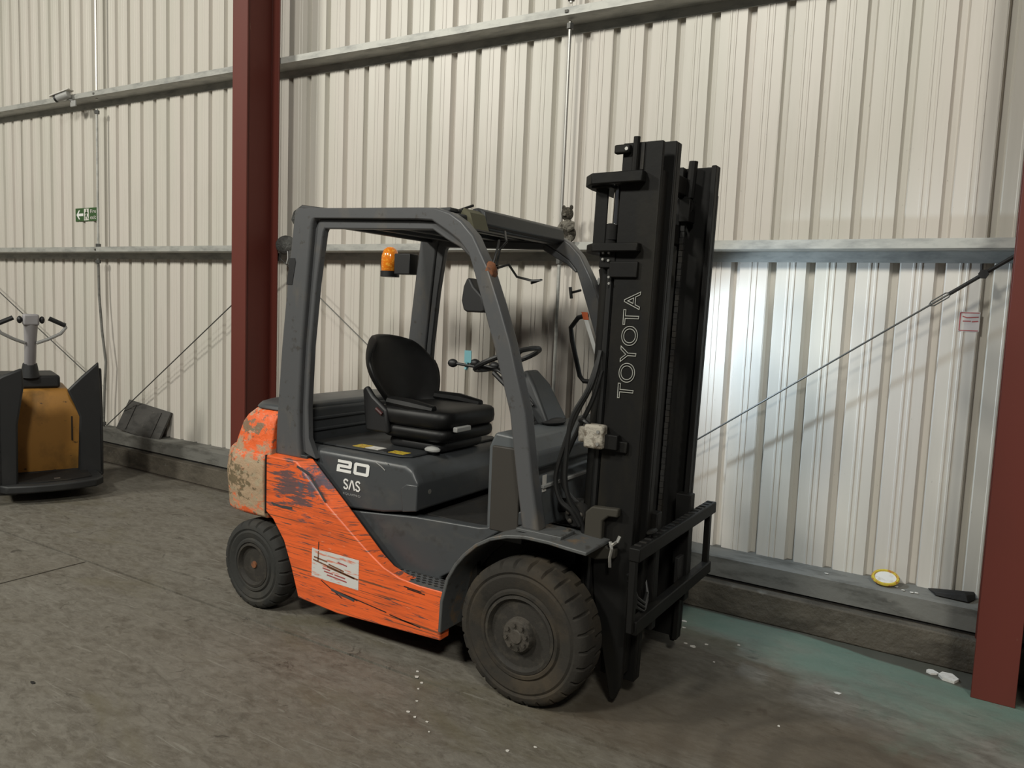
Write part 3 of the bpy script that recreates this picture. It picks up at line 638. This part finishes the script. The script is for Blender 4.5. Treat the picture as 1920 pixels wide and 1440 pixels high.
# --- beacon on far rear pillar
bc = B('beacon_bracket', (-1.685, .42, 1.80), (-1.56, .50, 1.925), PLAST, FK, bevel=.006)
MB().lathe([(0, -.065), (.052, -.065), (.055, -.02), (.052, .03), (.040, .065), (.018, .082), (0, .084)], (-1.745, .455, 1.885), 'z', 20, mod=lambda i, k: .002 * (i % 2)).build('beacon_lens', AMBER, bc)
MB().lathe([(0, -.10), (.058, -.10), (.058, -.065), (0, -.065)], (-1.745, .455, 1.885), 'z', 18).build('beacon_base', PLAST, bc)
# --- small lamp and broken bracket on near front pillar
MB().prism([(-.478, 1.60), (-.49, 1.64), (-.482, 1.70), (-.465, 1.735), (-.45, 1.735), (-.43, 1.70), (-.385, 1.66), (-.365, 1.60), (-.385, 1.592), (-.46, 1.592)], -.52, -.46).build('side_lamp', PLAST, FK, bevel=.012)
rb = MB().ball((-.365, -.495, 1.765), (.032, .03, .042), 9, 6, jit=.2).build('broken_lamp_bracket', RUSTY, FK)
MB().tube([(-.35, -.47, 1.79), (-.37, -.42, 1.86), (-.36, -.38, 1.90), (-.40, -.33, 1.915), (-.45, -.26, 1.955)], .005, 6).build('wire', RUBB, rb)
MB().tube([(-.345, -.47, 1.78), (-.335, -.40, 1.80), (-.31, -.37, 1.75), (-.24, -.36, 1.735), (-.20, -.35, 1.74), (-.25, -.35, 1.725)], .0055, 6).build('wire', RUBB, rb)
MB().tube([(-.36, -.48, 1.80), (-.36, -.45, 1.87), (-.375, -.42, 1.90)], .005, 6).build('wire', RUBB, rb)
# --- far work lamp (lit), bracket and grab handle
lm = MB(); lc = Vector((-.33, .56, 1.745))
ld = Vector((.90, .24, -.40)).normalized()
a_ = ld.cross(Vector((0, 0, 1))).normalized(); b_ = a_.cross(ld).normalized()
lo_ = MB().loft([[lc + ld * t_ + a_ * sx * w_ + b_ * sz * w_ * .75 for sx, sz in ((-1, -1), (1, -1), (1, 1), (-1, 1))] for t_, w_ in ((-.035, .035), (-.02, .045), (.03, .05))]).build('work_lamp', PLAST, FK, bevel=.004)
MB().loft([[lc + ld * t_ + a_ * sx * .044 + b_ * sz * .033 for sx, sz in ((-1, -1), (1, -1), (1, 1), (-1, 1))] for t_ in (.0305, .034)]).build('lamp_lens', LAMPW, lo_)
for k in range(5):
    q = lc - ld * .035 + a_ * (k - 2) * .018
    MB().loft([[q + a_ * sx * .002 + b_ * sz * .036 + ld * t_ for sx, sz in ((-1, -1), (1, -1), (1, 1), (-1, 1))] for t_ in (-.018, .0)]).build('cooling_fin', GREY, lo_)
MB().tube([lc - ld * .02, (-.36, .52, 1.78), (-.37, .51, 1.76)], .008, 6).build('lamp_arm', PLAST, lo_)
MB().tube([lc - ld * .02, (-.36, .54, 1.84), (-.33, .55, 1.88), (-.30, .56, 1.905)], .006, 6).build('cable', RUBB, lo_)
MB().tube([(-.50, .49, 1.715), (-.44, .49, 1.73)], .007, 6).build('tee_knob_stem', PLAST, FK)
MB().tube([(-.505, .49, 1.745), (-.495, .49, 1.685)], .009, 8).build('tee_knob', PLAST, FK)
sl = bpy.data.lights.new('work_lamp_beam', 'SPOT'); sl.energy = 88; sl.color = (.68, .85, 1.0); sl.spot_size = math.radians(118); sl.spot_blend = 1.0; sl.shadow_soft_size = .035
so = bpy.data.objects.new('work_lamp_beam', sl); C.objects.link(so); so.parent = FK; so.location = lc + ld * .06 - Vector((OX, 0, 0)); so.rotation_euler = ld.to_track_quat('-Z', 'Y').to_euler()
MB().tube([(-.385, .475, 1.60), (-.44, .475, 1.585), (-.482, .475, 1.53), (-.47, .475, 1.46), (-.415, .475, 1.275), (-.39, .475, 1.25), (-.28, .475, 1.25)], .013, 10).build('grab_handle', PLAST, FK)
stk = MB().prism([(-.405, 1.60), (-.38, 1.60), (-.305, 1.405), (-.325, 1.400)], .4525, .4545).build('pillar_sticker', WHITE, FK, label='white sticker strip')
MB().prism([(-.412, 1.615), (-.376, 1.615), (-.366, 1.575), (-.398, 1.575)], .4510, .4528).build('orange_mark', ORLAB, stk)

# --- seat
yc = -.03
seatb = MB(); rings = []
NV, NU = 9, 11
def back_pt(u, v, off=0):
    half = [.165, .205, .245, .272, .285, .278, .255, .215, .145][v]
    zc = 1.085 + .37 * v / 8 - (.03 * abs(u) ** 3 if v > 5 else 0)
    x = -1.20 - .135 * (v / 8) + .12 * abs(u) ** 2.2 * (1 - .25 * v / 8)
    return (x + off, yc + half * u, zc)
vs = []; fs = []
for lay, off in ((0, 0), (1, -.075)):
    for v in range(NV):
        for i in range(NU):
            u = -1 + 2 * i / (NU - 1); p = back_pt(u * (1 if lay == 0 else .93), v, off * (1 - .45 * abs(u) ** 3)); vs.append(p)
idx = lambda l, v, i: l * NV * NU + v * NU + i
for v in range(NV - 1):
    for i in range(NU - 1):
        fs.append((idx(0, v, i), idx(0, v, i + 1), idx(0, v + 1, i + 1), idx(0, v + 1, i))); fs.append((idx(1, v, i), idx(1, v + 1, i), idx(1, v + 1, i + 1), idx(1, v, i + 1)))
for v in range(NV - 1):
    for i in (0, NU - 1): fs.append((idx(0, v, i), idx(0, v + 1, i), idx(1, v + 1, i), idx(1, v, i)))
for i in range(NU - 1):
    for v in (0, NV - 1): fs.append((idx(0, v, i), idx(0, v, i + 1), idx(1, v, i + 1), idx(1, v, i)))
st = MB().add(vs, fs).build('seat', SEAT, FK, sub=1)
def ply(xs, half, z0, z1, crown=0, yc=yc, rr=.05):
    pts = []
    x0, x1 = xs
    for cx, cy, a0 in ((x1 - rr, half - rr, 0), (x0 + rr, half - rr, 90), (x0 + rr, -half + rr, 180), (x1 - rr, -half + rr, 270)):
        for k in range(5):
            a = math.radians(a0 + k * 22.5); pts.append((cx + rr * math.cos(a), yc + cy + rr * math.sin(a)))
    c_ = ((x0 + x1) / 2, yc)
    def ring(sc, z): return [(c_[0] + (p[0] - c_[0]) * sc, c_[1] + (p[1] - c_[1]) * sc, z) for p in pts]
    return [ring(.93, z0), ring(.985, z0 + .012), ring(1, (z0 + z1) / 2), ring(.985, z1 - .012), ring(.93, z1), ring(.6, z1 + crown)]
MB().loft(ply((-1.20, -.735), .245, 1.02, 1.105, .008, rr=.09)).build('seat_cushion', SEAT, st, ang=60)
MB().loft(ply((-1.18, -.745), .235, .955, 1.018, 0, rr=.08)).build('suspension_bellows', SEAT, st, ang=60)
MB().loft(ply((-1.14, -.80), .20, .90, .955, 0, rr=.05)).build('seat_base', PLAST, st, ang=60)
for s in (-1, 1):
    MB().tube([(-1.13, yc + s * .19, 1.125), (-.98, yc + s * .205, 1.118), (-.84, yc + s * .20, 1.108)], [.03, .034, .022], 10).build('side_bolster', SEAT, st)
    MB().prism([(-1.235, .97), (-1.262, 1.18), (-1.235, 1.20), (-1.19, 1.15), (-1.10, 1.09), (-1.08, .97)], yc + s * .225, yc + s * .255).build('side_cover', PLAST, st, bevel=.012)
B('adjust_handle', (-.742, -.205, 1.008), (-.716, -.085, 1.034), GREY, st, bevel=.005)
MB().ball((-.83, -.245, .918), (.045, .03, .016), 12, 6).build('release_lever', GREY, st)
MB().tube([(-1.16, -.288, 1.09), (-1.12, -.288, 1.065)], .010, 8).build('belt_buckle', MAT('red_brown_buckle', (.05, .012, .012), .5), st)

# --- dash cowl, steering column, wheel, levers
cowl = [(-.37, .645), (-.37, 1.02), (-.34, 1.085), (-.19, 1.075), (-.125, 1.02), (-.125, .955), (-.165, .94), (-.165, .90), (-.105, .885), (-.105, .70), (-.16, .64)]
cw2 = MB().prism(cowl, -.445, .445).build('front_cowl', MAT('blue_grey_cowl_paint', (.085, .094, .100), .42, 0, [((.12, .115, .10), (8, 8, 8), .5, .72, .6), ((.035, .035, .035), (16, 16, 16), .55, .68, .6)]), FK, bevel=.012, seg=3)
B('cowl_edge_strip', (-.108, -.44, .875), (-.095, .44, .890), GREY, cw2, bevel=.003)
B('data_plate', (-.1045, -.435, .86), (-.1015, -.405, .93), PAPER, cw2)
B('dash_side_panel', (-.345, -.458, .66), (-.20, -.44, 1.03), MAT('brown_grey_panel', (.034, .030, .025), .6), cw2, bevel=.006)
sc = MB(); sc.loft([[(-.50, -.05, 1.30), (-.43, -.05, 1.33), (-.43, .05, 1.33), (-.50, .05, 1.30)], [(-.47, -.08, 1.21), (-.37, -.08, 1.26), (-.37, .08, 1.26), (-.47, .08, 1.21)], [(-.42, -.10, 1.06), (-.275, -.10, 1.09), (-.275, .10, 1.09), (-.42, .10, 1.06)]])
scc = sc.build('steering_column', GUARD_D, FK, bevel=.015, seg=3)
cen = Vector((-.575, .0, 1.368)); ax = Vector((-.42, 0, 1)).normalized(); u_ = Vector((1, 0, .42)).normalized(); v_ = Vector((0, 1, 0))
rings = []
for i in range(33):
    a = 2 * PI * i / 32; rd = u_ * math.cos(a) + v_ * math.sin(a)
    rings.append([cen + rd * (.165 + .0125 * math.cos(b2)) + ax * .0125 * math.sin(b2) for b2 in [2 * PI * j / 8 for j in range(8)]])
sw = MB().loft(rings, cap=False).build('steering_wheel', PLAST, FK)
MB().tube([cen - ax * .03, cen + ax * .0], [.035, .03], 12).build('wheel_hub', PLAST, sw)
for a in (90, 210, 330):
    rd = u_ * math.cos(math.radians(a)) + v_ * math.sin(math.radians(a)); MB().tube([cen - ax * .015, cen + rd * .16], .01, flat=(.012, .005)).build('spoke', PLAST, sw)
MB().tube([cen - ax * .02, cen - ax * .12 + Vector((.04, 0, -.04))], .028, 10).build('column_neck', PLAST, sw)
for k, (kx, ky, kz, mat) in enumerate(((-.80, -.13, 1.338, 0), (-.68, -.11, 1.345, 0), (-.60, -.06, 1.335, 0), (-.56, -.02, 1.325, 0))):
    lv = MB().tube([(-.36, ky + .03, 1.17), (-.46, ky + .02, 1.27), (-.55 if k < 2 else kx + .05, ky + .01, 1.32), (kx, ky, kz)], .007, 8).build('control_lever', PLAST, FK)
    MB().ball((kx - .01, ky, kz), (.028, .02, .021), 12, 8).build('lever_knob', PLAST, lv)
MB().tube([(-.36, -.16, 1.10), (-.46, -.15, 1.24), (-.56, -.14, 1.31)], .012, 8).build('lever_shroud', PLAST, FK)
MB().tube([(-.34, -.12, 1.10), (-.42, -.12, 1.20), (-.53, -.12, 1.29)], .010, 8).build('lever_cable', RUBB, FK)
MB().tube([(-.33, -.17, 1.08), (-.39, -.17, 1.17), (-.50, -.15, 1.27)], .006, 8).build('lever_cable', BRIGHT, FK)
B('tag', (-.745, -.125, 1.345), (-.705, -.121, 1.405), BLUE, FK, label='pale blue tag hanging on a control lever')
MB().tube([(-.725, -.123, 1.35), (-.735, -.115, 1.325), (-.74, -.12, 1.31)], .010, 6).build('tag_string', BLUE, FK)
B('pedal', (-.50, -.22, .66), (-.42, -.13, .70), RUBB, FK, bevel=.01); B('pedal', (-.50, -.04, .66), (-.42, .03, .70), RUBB, FK, bevel=.01)
MB().ball((-.29, -.02, 1.095), (.05, .09, .018), 12, 5).build('switch_panel', PLAST, FK)

# --- wheels
def wheel(name, cx, yo, R0, width, rrim, s, tyre, lugs, hub):
    yf = s * yo; inn = -s
    root = bpy.data.objects.new(name, None); C.objects.link(root); root.parent = FK; root.location = (cx - OX, 0, 0); root['spin'] = 1
    def O(v): return v
    z = R0; c = (0, yf, z)
    w_ = width * inn
    prof = [(rrim, .012 * inn), (rrim + .010, 0), (rrim + .022, .0 * inn), (rrim + .030, .008 * inn), (rrim + .040, .004 * inn), (R0 - .060, .000), (R0 - .050, .006 * inn), (R0 - .040, .000), (R0 - .022, .004 * inn), (R0 - .008, .014 * inn), (R0, .030 * inn), (R0 + .002, w_ * .35), (R0 + .003, w_ * .5), (R0 + .002, w_ * .65), (R0, w_ - .03 * inn), (R0 - .02, w_ - .004 * inn), (rrim, w_ - .01 * inn)]
    n = lugs * 8
    def mod(i, k):
        if k in (9, 10): return -.012 if i % 8 == 0 else 0
        if k == 8: return -.006 if i % 8 == 0 else 0
        if k in (13, 14): return -.012 if i % 8 == 4 else 0
        if k == 11: return -.009 if i % 8 == 0 else 0
        return 0
    m = MB().lathe(prof, c, 'y', n, mod, True); ty = m.build('tyre', tyre, root, ang=28)
    dp = .075 * inn if hub > 1 else .065 * inn
    m = MB().lathe([(rrim + .004, .02 * inn), (rrim + .004, .002 * inn), (rrim - .008, .0), (rrim - .014, .010 * inn), (rrim - .02, .02 * inn), (rrim - .035, dp), (rrim * .5, dp), (rrim * .45, dp - .01 * inn), (0, dp - .01 * inn)], c, 'y', 40); m.build('rim', RIM, root)
    if hub > 1:
        m = MB().lathe([(.085, dp), (.075, dp - .02 * inn), (.070, -.0 * inn), (.062, -.014 * inn), (.030, -.016 * inn), (.026, -.022 * inn), (0, -.022 * inn)], c, 'y', 24); m.build('hub', HUBM, root); h = root
        for k in range(8):
            a = 2 * PI * k / 8 + .2
            MB().lathe([(0, 0), (.009, 0), (.009, -.012 * inn), (0, -.012 * inn)], (.047 * math.cos(a), yf - .014 * inn, z + .047 * math.sin(a)), 'y', 6).build('hub_bolt', HUBM, h)
        for k in range(6):
            a = 2 * PI * k / 6
            MB().lathe([(0, 0), (.013, 0), (.013, -.03 * inn), (0, -.03 * inn)], (.112 * math.cos(a), yf + dp, z + .112 * math.sin(a)), 'y', 6).build('wheel_nut', HUBM, root)
    else:
        MB().lathe([(.045, dp), (.040, dp - .03 * inn), (.028, dp - .04 * inn), (0, dp - .04 * inn)], c, 'y', 20).build('hub', RIM, root)
        MB().lathe([(.020, dp - .04 * inn), (.018, dp - .052 * inn), (0, dp - .052 * inn)], c, 'y', 12).build('grease_cap', RUSTY, root)
        for k in range(5):
            a = 2 * PI * k / 5
            MB().lathe([(0, 0), (.010, 0), (.010, -.02 * inn), (0, -.02 * inn)], (.066 * math.cos(a), yf + dp, z + .066 * math.sin(a)), 'y', 6).build('wheel_nut', HUBM, root)
for s in (-1, 1):
    wheel('front_wheel', -.097, .592, .298, .19, .158, s, TYRE, 26, 2)
    wheel('rear_wheel', -1.735, .578, .232, .15, .112, s, TYRE_R, 22, 1)
MB().tube([(-.097, -.44, .298), (-.097, .44, .298)], .075, 16).build('front_axle', CHAS, FK)
MB().tube([(-1.735, -.46, .232), (-1.735, .46, .232)], .04, 12).build('rear_axle', CHAS, FK)

# --- mast (leans very slightly forward)
TFM = lambda x, y, z: (x + .022 * z, y, z)
def MM(): return MB(TFM)
mast = []
for s in (-1, 1):
    yo = s * .362; yi = s * .340
    m = MM(); m.prism([(.098, 2.27 if s < 0 else 2.17), (.262, 2.27 if s < 0 else 2.17), (.262, .10), (.235, .03), (.215, .03), (.110, .46), (.098, .56)], yo, yi)          # web
    for x0, x1 in ((.098, .125), (.235, .262)):
        m.prism([(x0, 2.165), (x1, 2.165), (x1, .14), (x0, .60 if x0 < .2 else .14)], yi, s * .285)
    orl = m.build('outer_mast_rail', MAST, FK, bevel=.004)
    mast.append(orl)
    m = MM(); m.prism([(.112, 2.282), (.285, 2.282), (.285, .09), (.13, .09)], s * .283, s * .262)
    m.prism([(.262, 2.282), (.285, 2.282), (.285, .09), (.262, .09)], s * .262, s * .222)
    m.prism([(.112, 2.282), (.135, 2.282), (.135, .45), (.112, .45)], s * .262, s * .222)
    irl = m.build('inner_mast_rail', MAST, FK, bevel=.004)
    # roller, stop blocks
    MM().box((.08, s * .375 if s < 0 else s * .36, 1.752), (.20, s * .36 if s < 0 else s * .375, 1.815)).build('stop_block', MAST, orl, bevel=.004)
    MM().box((.10, min(s * .378, s * .36), 1.06), (.215, max(s * .378, s * .36), 1.105)).build('mount_block', MAST, orl, bevel=.004)
    # lift cylinder
    cx, cy = .045, s * .300
    MM().tube([(cx, cy, .35), (cx, cy, 1.955)], .034, 14).build('lift_cylinder', MAST, orl)
    MM().tube([(cx + .02, cy + s * .005, 1.95), (cx + .02, cy + s * .005, 2.14)], .017, 12).build('chrome_rod', CHROME, orl)
    MM().lathe([(.036, 0), (.036, .06), (.022, .065), (0, .065)], (cx + .005, cy, 1.905), 'z', 14).build('cylinder_gland', MAST, orl)
    # hook shaped mast support at the bottom
    hk = [(.062, .62), (.062, .80), (.09, .828), (.205, .835), (.205, .800), (.165, .798), (.14, .775), (.14, .70), (.17, .672), (.205, .670), (.205, .632), (.12, .61)]
    MM().prism(hk, s * .395, s * .362).build('mast_support', MAT('dusty_casting', (.034, .030, .022), .75), orl, bevel=.006)
    # tilt plate behind
    MM().prism([(-.02, .25), (-.02, .55), (.10, .60), (.14, .30)], s * .34, s * .30).build('lower_gusset', MAST, orl, bevel=.006)
# near top: pad and rod on the inner rail
MM().box((.176, -.368, 2.165), (.190, -.361, 2.265)).build('top_slot', CHAS, FK)
MM().box((.070, -.385, 2.228), (.135, -.358, 2.262)).build('top_stop', MAST, FK, bevel=.006)
MM().tube([(.158, -.372, 2.15), (.158, -.372, 2.288)], .013, 10).build('adjuster_rod', MAST, FK)
MM().lathe([(0, 0), (.007, 0), (.007, -.006), (0, -.006)], (.125, -.386, 2.243), 'y', 8).build('rivet', BRIGHT, FK)
MM().box((.12, -.285, 2.145), (.17, .285, 2.225)).build('top_cross_member', MAST, FK, bevel=.006)
MM().box((.12, -.285, 1.93), (.15, .285, 2.02)).build('upper_cross_member', MAST, FK, bevel=.006)
def tie(z, h, xo, yo_, name):
    pth = [(.205, -yo_, z), (.12, -yo_, z), (xo + .05, -yo_ + .005, z), (xo + .012, -yo_ + .05, z), (xo, -yo_ + .12, z), (xo, yo_ - .12, z), (xo + .012, yo_ - .05, z), (xo + .05, yo_ - .005, z), (.12, yo_, z), (.205, yo_, z)]
    return MM().tube(pth, 1, flat=(.022, h)).build(name, MAST, FK, bevel=.005)
tie(2.135, .022, -.055, .385, 'upper_tie_bar')
tb = tie(1.868, .017, -.035, .380, 'middle_tie_bar')
MM().box((-.03, -.36, 2.105), (.06, .36, 2.120)).build('tie_gusset', MAST, FK, bevel=.004)
MM().box((-.02, -.335, 1.885), (.035, -.325, 2.11)).build('tie_strap', MAST, FK, bevel=.003)
MM().box((-.02, .325, 1.885), (.035, .335, 2.11)).build('tie_strap', MAST, FK, bevel=.003)
for dx, dz in ((.05, -.03), (.075, -.03), (.05, -.055), (.075, -.06), (.082, -.125), (.085, -.15)):
    MM().lathe([(0, 0), (.006, 0), (.005, -.006), (0, -.006)], (dx, -.372, 1.868 + dz + .01), 'y', 8).build('bolt_head', BRIGHT, tb)
MM().box((.03, -.366, 1.79), (.10, -.33, 1.855)).build('bolt_plate', MAST, tb, bevel=.004)
MM().box((.0, -.34, .55), (.08, .34, .66)).build('lower_cross_member', MAST, FK, bevel=.006)
MM().box((.0, -.34, .13), (.07, .34, .26)).build('bottom_cross_member', MAST, FK, bevel=.006)
# hose column behind near rail + far hose column, chains
for k, (x, y, r) in enumerate(((.075, -.345, .014), (.055, -.25, .012), (.075, .20, .012), (.08, .235, .012))):
    MM().tube([(x, y, .45), (x, y, 1.85)], r, 8).build('hydraulic_hose', RUBB, FK)
def chain(y, z0, z1, x):
    m = MM(); n = int((z1 - z0) / .028)
    for i in range(n):
        z = z0 + i * .028; w_ = .012 if i % 2 else .009
        m.box((x - .009, y - w_, z), (x + .009, y + w_, z + .026))
    return m.build('lift_chain', CHAS, FK, kind='stuff')
chain(.196, .62, 2.10, .165); chain(-.196, .62, 2.10, .165)
for s in (-1, 1):
    MM().lathe([(0, -.018), (.045, -.018), (.040, -.010), (.040, .010), (.045, .018), (0, .018)], (.165, s * .196, 2.10), 'y', 20).build('chain_pulley', MAST, FK)
MM().box((.150, -.24, 2.03), (.20, -.16, 2.13)).build('pulley_bracket', MAST, FK, bevel=.004)
MM().box((.150, .16, 2.03), (.20, .24, 2.13)).build('pulley_bracket', MAST, FK, bevel=.004)
MM().tube([(.18, .205, 2.14), (.185, .205, 2.30)], .02, 10).build('chain_anchor', MAST, FK)
# lettering on the near rail
tt = text('TOYOTA', OUTL, mast[0], (.0, 0, 0), (0, 0, 1), (-1, 0, 0), .425, .070, outline=1, label='pale outline lettering TOYOTA')
for v in tt.data.vertices:
    x, y, z = v.co
    v.co = (x + .220 + .022 * (z + 1.275), y - .3632, z + 1.275)
# --- carriage
cr = MB().box((.315, -.485, .668), (.362, .475, .722)).build('carriage_bar', MAST, FK, bevel=.005)
m = MB()
for i in range(18):
    y = -.45 + i * .052; m.box((.322, y, .720), (.350, y + .012, .7255))
m.build('bar_notches', CHAS, cr, kind='stuff')
MB().box((.315, -.46, .368), (.355, .475, .425)).build('carriage_bar', MAST, FK, bevel=.005)
for y0, y1 in ((-.481, -.45), (.435, .471)): MB().box((.318, y0, .38), (.345, y1, .70)).build('carriage_end_plate', MAST, FK, bevel=.004)
for y0, y1 in ((-.22, -.17), (.19, .25)): MB().box((.255, y0, .30), (.325, y1, .80)).build('carriage_upright', MAST, FK, bevel=.004)
MB().box((.29, .12, .40), (.31, .30, .52)).build('carriage_gusset', CHAS, FK, bevel=.004)
for k in range(3):
    MB().tube([(.30, -.44 + k * .01, .60 - k * .03), (.325, -.40, .50 - k * .02), (.33, -.33, .455 - k * .018), (.31, -.25, .47 - k * .015), (.27, -.20, .56)], .008, 8).build('carriage_hose', RUBB, FK)
MB().ball((.335, -.30, .745), (.016, .05, .012), 8, 5).build('carriage_clip', MAST, FK)
MB().tube([(.20, -.40, .70), (.212, -.41, .675), (.205, -.41, .64), (.208, -.41, .60)], .007, 6).build('chain_link', BRIGHT, FK, label='shiny hanging chain link')
MB().tube([(.20, -.395, .68), (.235, -.41, .71), (.24, -.40, .73)], .007, 6).build('chain_link', BRIGHT, FK)
# --- valve block on the mast, hoses looping to the cowl
vb = MB().box((.065, -.42, 1.068), (.150, -.368, 1.165)).build('clamp_block', CLOTH, FK, bevel=.010, label='pale stained clamp block')
MB().box((.03, -.40, 1.085), (.075, -.36, 1.15)).build('clamp_ear', CLOTH, vb, bevel=.008)
for dz in (1.09, 1.14):
    MB().lathe([(0, 0), (.008, 0), (.007, -.008), (0, -.008)], (.132, -.42, dz), 'y', 8).build('clamp_bolt', BRIGHT, vb)
MB().box((.15, -.40, 1.07), (.205, -.366, 1.13)).build('clamp_bracket', MAST, FK, bevel=.004)
H = [[(.10, -.37, 1.46), (.085, -.40, 1.33), (.03, -.42, 1.20), (-.015, -.43, 1.06), (-.045, -.43, .93), (-.02, -.43, .84), (.03, -.42, .80), (.06, -.40, .74)],
     [(.095, -.38, 1.42), (.07, -.41, 1.30), (.015, -.43, 1.18), (.0, -.43, 1.03), (.0, -.43, .92), (.02, -.42, .84), (.055, -.40, .78), (.075, -.38, .70)],
     [(.105, -.36, 1.38), (.08, -.38, 1.26), (.03, -.38, 1.15), (-.04, -.36, 1.0), (-.06, -.34, .90), (-.03, -.33, .84), (.03, -.33, .80)],
     [(.03, -.38, 1.17), (.055, -.40, 1.175), (.08, -.40, 1.16)]]
for p in H:
    # smooth the hose path
    P_ = [Vector(q) for q in p]; out = []
    for i in range(len(P_) - 1):
        p0, p1, p2, p3 = P_[max(i - 1, 0)], P_[i], P_[i + 1], P_[min(i + 2, len(P_) - 1)]
        for k in range(5):
            t_ = k / 5; out.append(.5 * ((2 * p1) + (p2 - p0) * t_ + (2 * p0 - 5 * p1 + 4 * p2 - p3) * t_ ** 2 + (3 * p1 - p0 - 3 * p2 + p3) * t_ ** 3))
    out.append(P_[-1]); MB().tube(out, .0105, 8).build('hydraulic_hose', RUBB, FK)
# tilt cylinder knuckle near the fender
for s in (-1, 1):
    tc_ = MB().tube([(-.30, s * .26, .74), (.02, s * .26, .79)], .032, 12).build('tilt_cylinder', CHAS, FK)
    MB().lathe([(0, -.03), (.045, -.03), (.052, -.01), (.052, .01), (.045, .03), (0, .03)], (.03, s * .36, .775), 'y', 16).build('tilt_knuckle', CHAS, tc_)
    for k in range(5):
        a = 2 * PI * k / 5 + .3
        MB().ball((.03 + .03 * math.cos(a), s * .395, .775 + .03 * math.sin(a)), (.011, .008, .011), 8, 5).build('knuckle_bolt', HUBM, tc_)

# ================================================================ PALLET TRUCK (far left)
PT = thing('pallet_truck', 'dull yellow ride-on pallet truck with dark side guards at the far left', 'pallet truck', (0, 0, 0))
ang = math.atan2(-3.137 - 0, 1.41 + 4.95) + .10
PT['spin'] = 1; PT.location = (-4.98, .02, 0); PT.rotation_euler = (0, 0, ang)
# local: +x toward the operator end (camera), +y to the right in view
def PB(n, a, b_, m, **k): return MB().box(a, b_).build(n, m, PT, **k)
m = MB(); m.loft([[(-.02, -.27, .13), (-.02, .27, .13), (-.6, .27, .13), (-.6, -.27, .13)], [(.0, -.27, .60), (.0, .265, .60), (-.6, .265, .60), (-.6, -.27, .60)], [(-.02, -.255, .74), (-.02, .19, .74), (-.6, .23, .74), (-.6, -.255, .74)], [(-.07, -.25, .825), (-.07, .17, .825), (-.6, .19, .825), (-.6, -.25, .825)]])
bd = m.build('motor_cover', YPAINT, PT, bevel=.02, seg=3)
strokes_m = MB(); strokes_m.box((.0, .18, .40), (.004, .19, .60)); strokes_m.build('scuff', CHAS, bd)
PB('cover_top', (-.6, -.30, .825), (-.10, .12, .93), DKPAINT, bevel=.02)
PB('chassis', (-.62, -.30, .06), (.0, .30, .16), DKPAINT, bevel=.01)
m = MB(); pts = [(.0, -.33), (.0, .33)] + [(.42 - .42 * (1 - math.cos(a)) * .0 + .10 * math.cos(a), .33 * math.sin(a)) for a in [PI / 2 - PI * k / 10 for k in range(11)]]
m.prism([(.0, -.36), (.34, -.36), (.43, -.30), (.47, -.15), (.48, 0), (.47, .15), (.43, .30), (.34, .36), (.0, .36)], .09, .15, 'z'); pl = m.build('platform', DKPAINT, PT, bevel=.012)
MB().prism([(.02, -.28), (.32, -.28), (.40, -.1), (.40, .1), (.32, .28), (.02, .28)], .15, .158, 'z').build('platform_mat', CHAS, pl)
PB('platform_scuff', (.30, .02, .158), (.32, .06, .160), BRIGHT)
PB('drive_unit', (-.5, -.2, .0), (-.2, .2, .10), CHAS, bevel=.02)
MB().prism([(.15, .82), (.25, .93), (.375, 1.05), (.40, .60), (.405, .12), (.22, .10), (.235, .60), (.20, .70)], .02, .07, 'x').build('side_guard', DKPAINT, PT, bevel=.012)
MB().prism([(-.14, .10), (-.14, .92), (.02, 1.00), (.07, .60), (.07, .10)], .37, .405).build('guard_pad', DKPAINT, PT, bevel=.012)
MB().prism([(-.18, 1.03), (-.30, .98), (-.50, .86), (-.70, .70), (-.72, .10), (-.22, .06), (-.215, .60), (-.17, .90)], .30, .36, 'x').build('side_guard', DKPAINT, PT, bevel=.015)
MB().prism([(-.12, .10), (-.12, .90), (.30, .96), (.36, .80), (.36, .10)], -.36, -.31).build('guard_pad', DKPAINT, PT, bevel=.012)
m = MB().tube([(-.12, -.09, .92), (-.11, -.09, 1.03)], [.07, .05], 12); m.build('tiller_boot', DKPAINT, PT)
tl = MB().tube([(-.11, -.09, 1.00), (-.03, -.09, 1.20), (.02, -.09, 1.36)], [.04, .042, .05], 12).build('tiller_arm', TILL, PT)
MB().box((-.03, -.145, 1.34), (.07, -.035, 1.43)).build('tiller_head', TILL, PT, bevel=.015)
for s in (-1, 1):
    y0 = -.09
    MB().tube([(0, y0 + s * .04, 1.20), (.03, y0 + s * .12, 1.235), (.05, y0 + s * .20, 1.28), (.06, y0 + s * .235, 1.33), (.055, y0 + s * .215, 1.37)], .013, 8).build('handle_loop', GREY, tl)
    MB().tube([(.06, y0 + s * .232, 1.345), (.05, y0 + s * .12, 1.40)], .018, 8).build('handle_grip', PLAST, tl)
    MB().ball((.03, y0 + s * .075, 1.385), (.03, .02, .03), 10, 6).build('thumb_switch', PLAST, tl)
for s in (-1, 1):
    PB('fork', (-1.75, s * .27 - .09, .07), (-.6, s * .27 + .09, .12), DKPAINT, bevel=.01)
    MB().lathe([(0, -.04), (.07, -.04), (.07, .04), (0, .04)], (-.30, s * .24, .07), 'y', 16).build('drive_wheel', RUBB, PT)
    MB().lathe([(0, -.04), (.04, -.04), (.04, .04), (0, .04)], (-1.6, s * .27, .04), 'y', 12).build('load_roller', RUBB, PT)
del PT['spin']
for o in list(bpy.data.objects):
    if 'spin' in o: del o['spin']
    # wheel roots: empties two levels deep are parts named by kind
print('objects', len(bpy.data.objects))
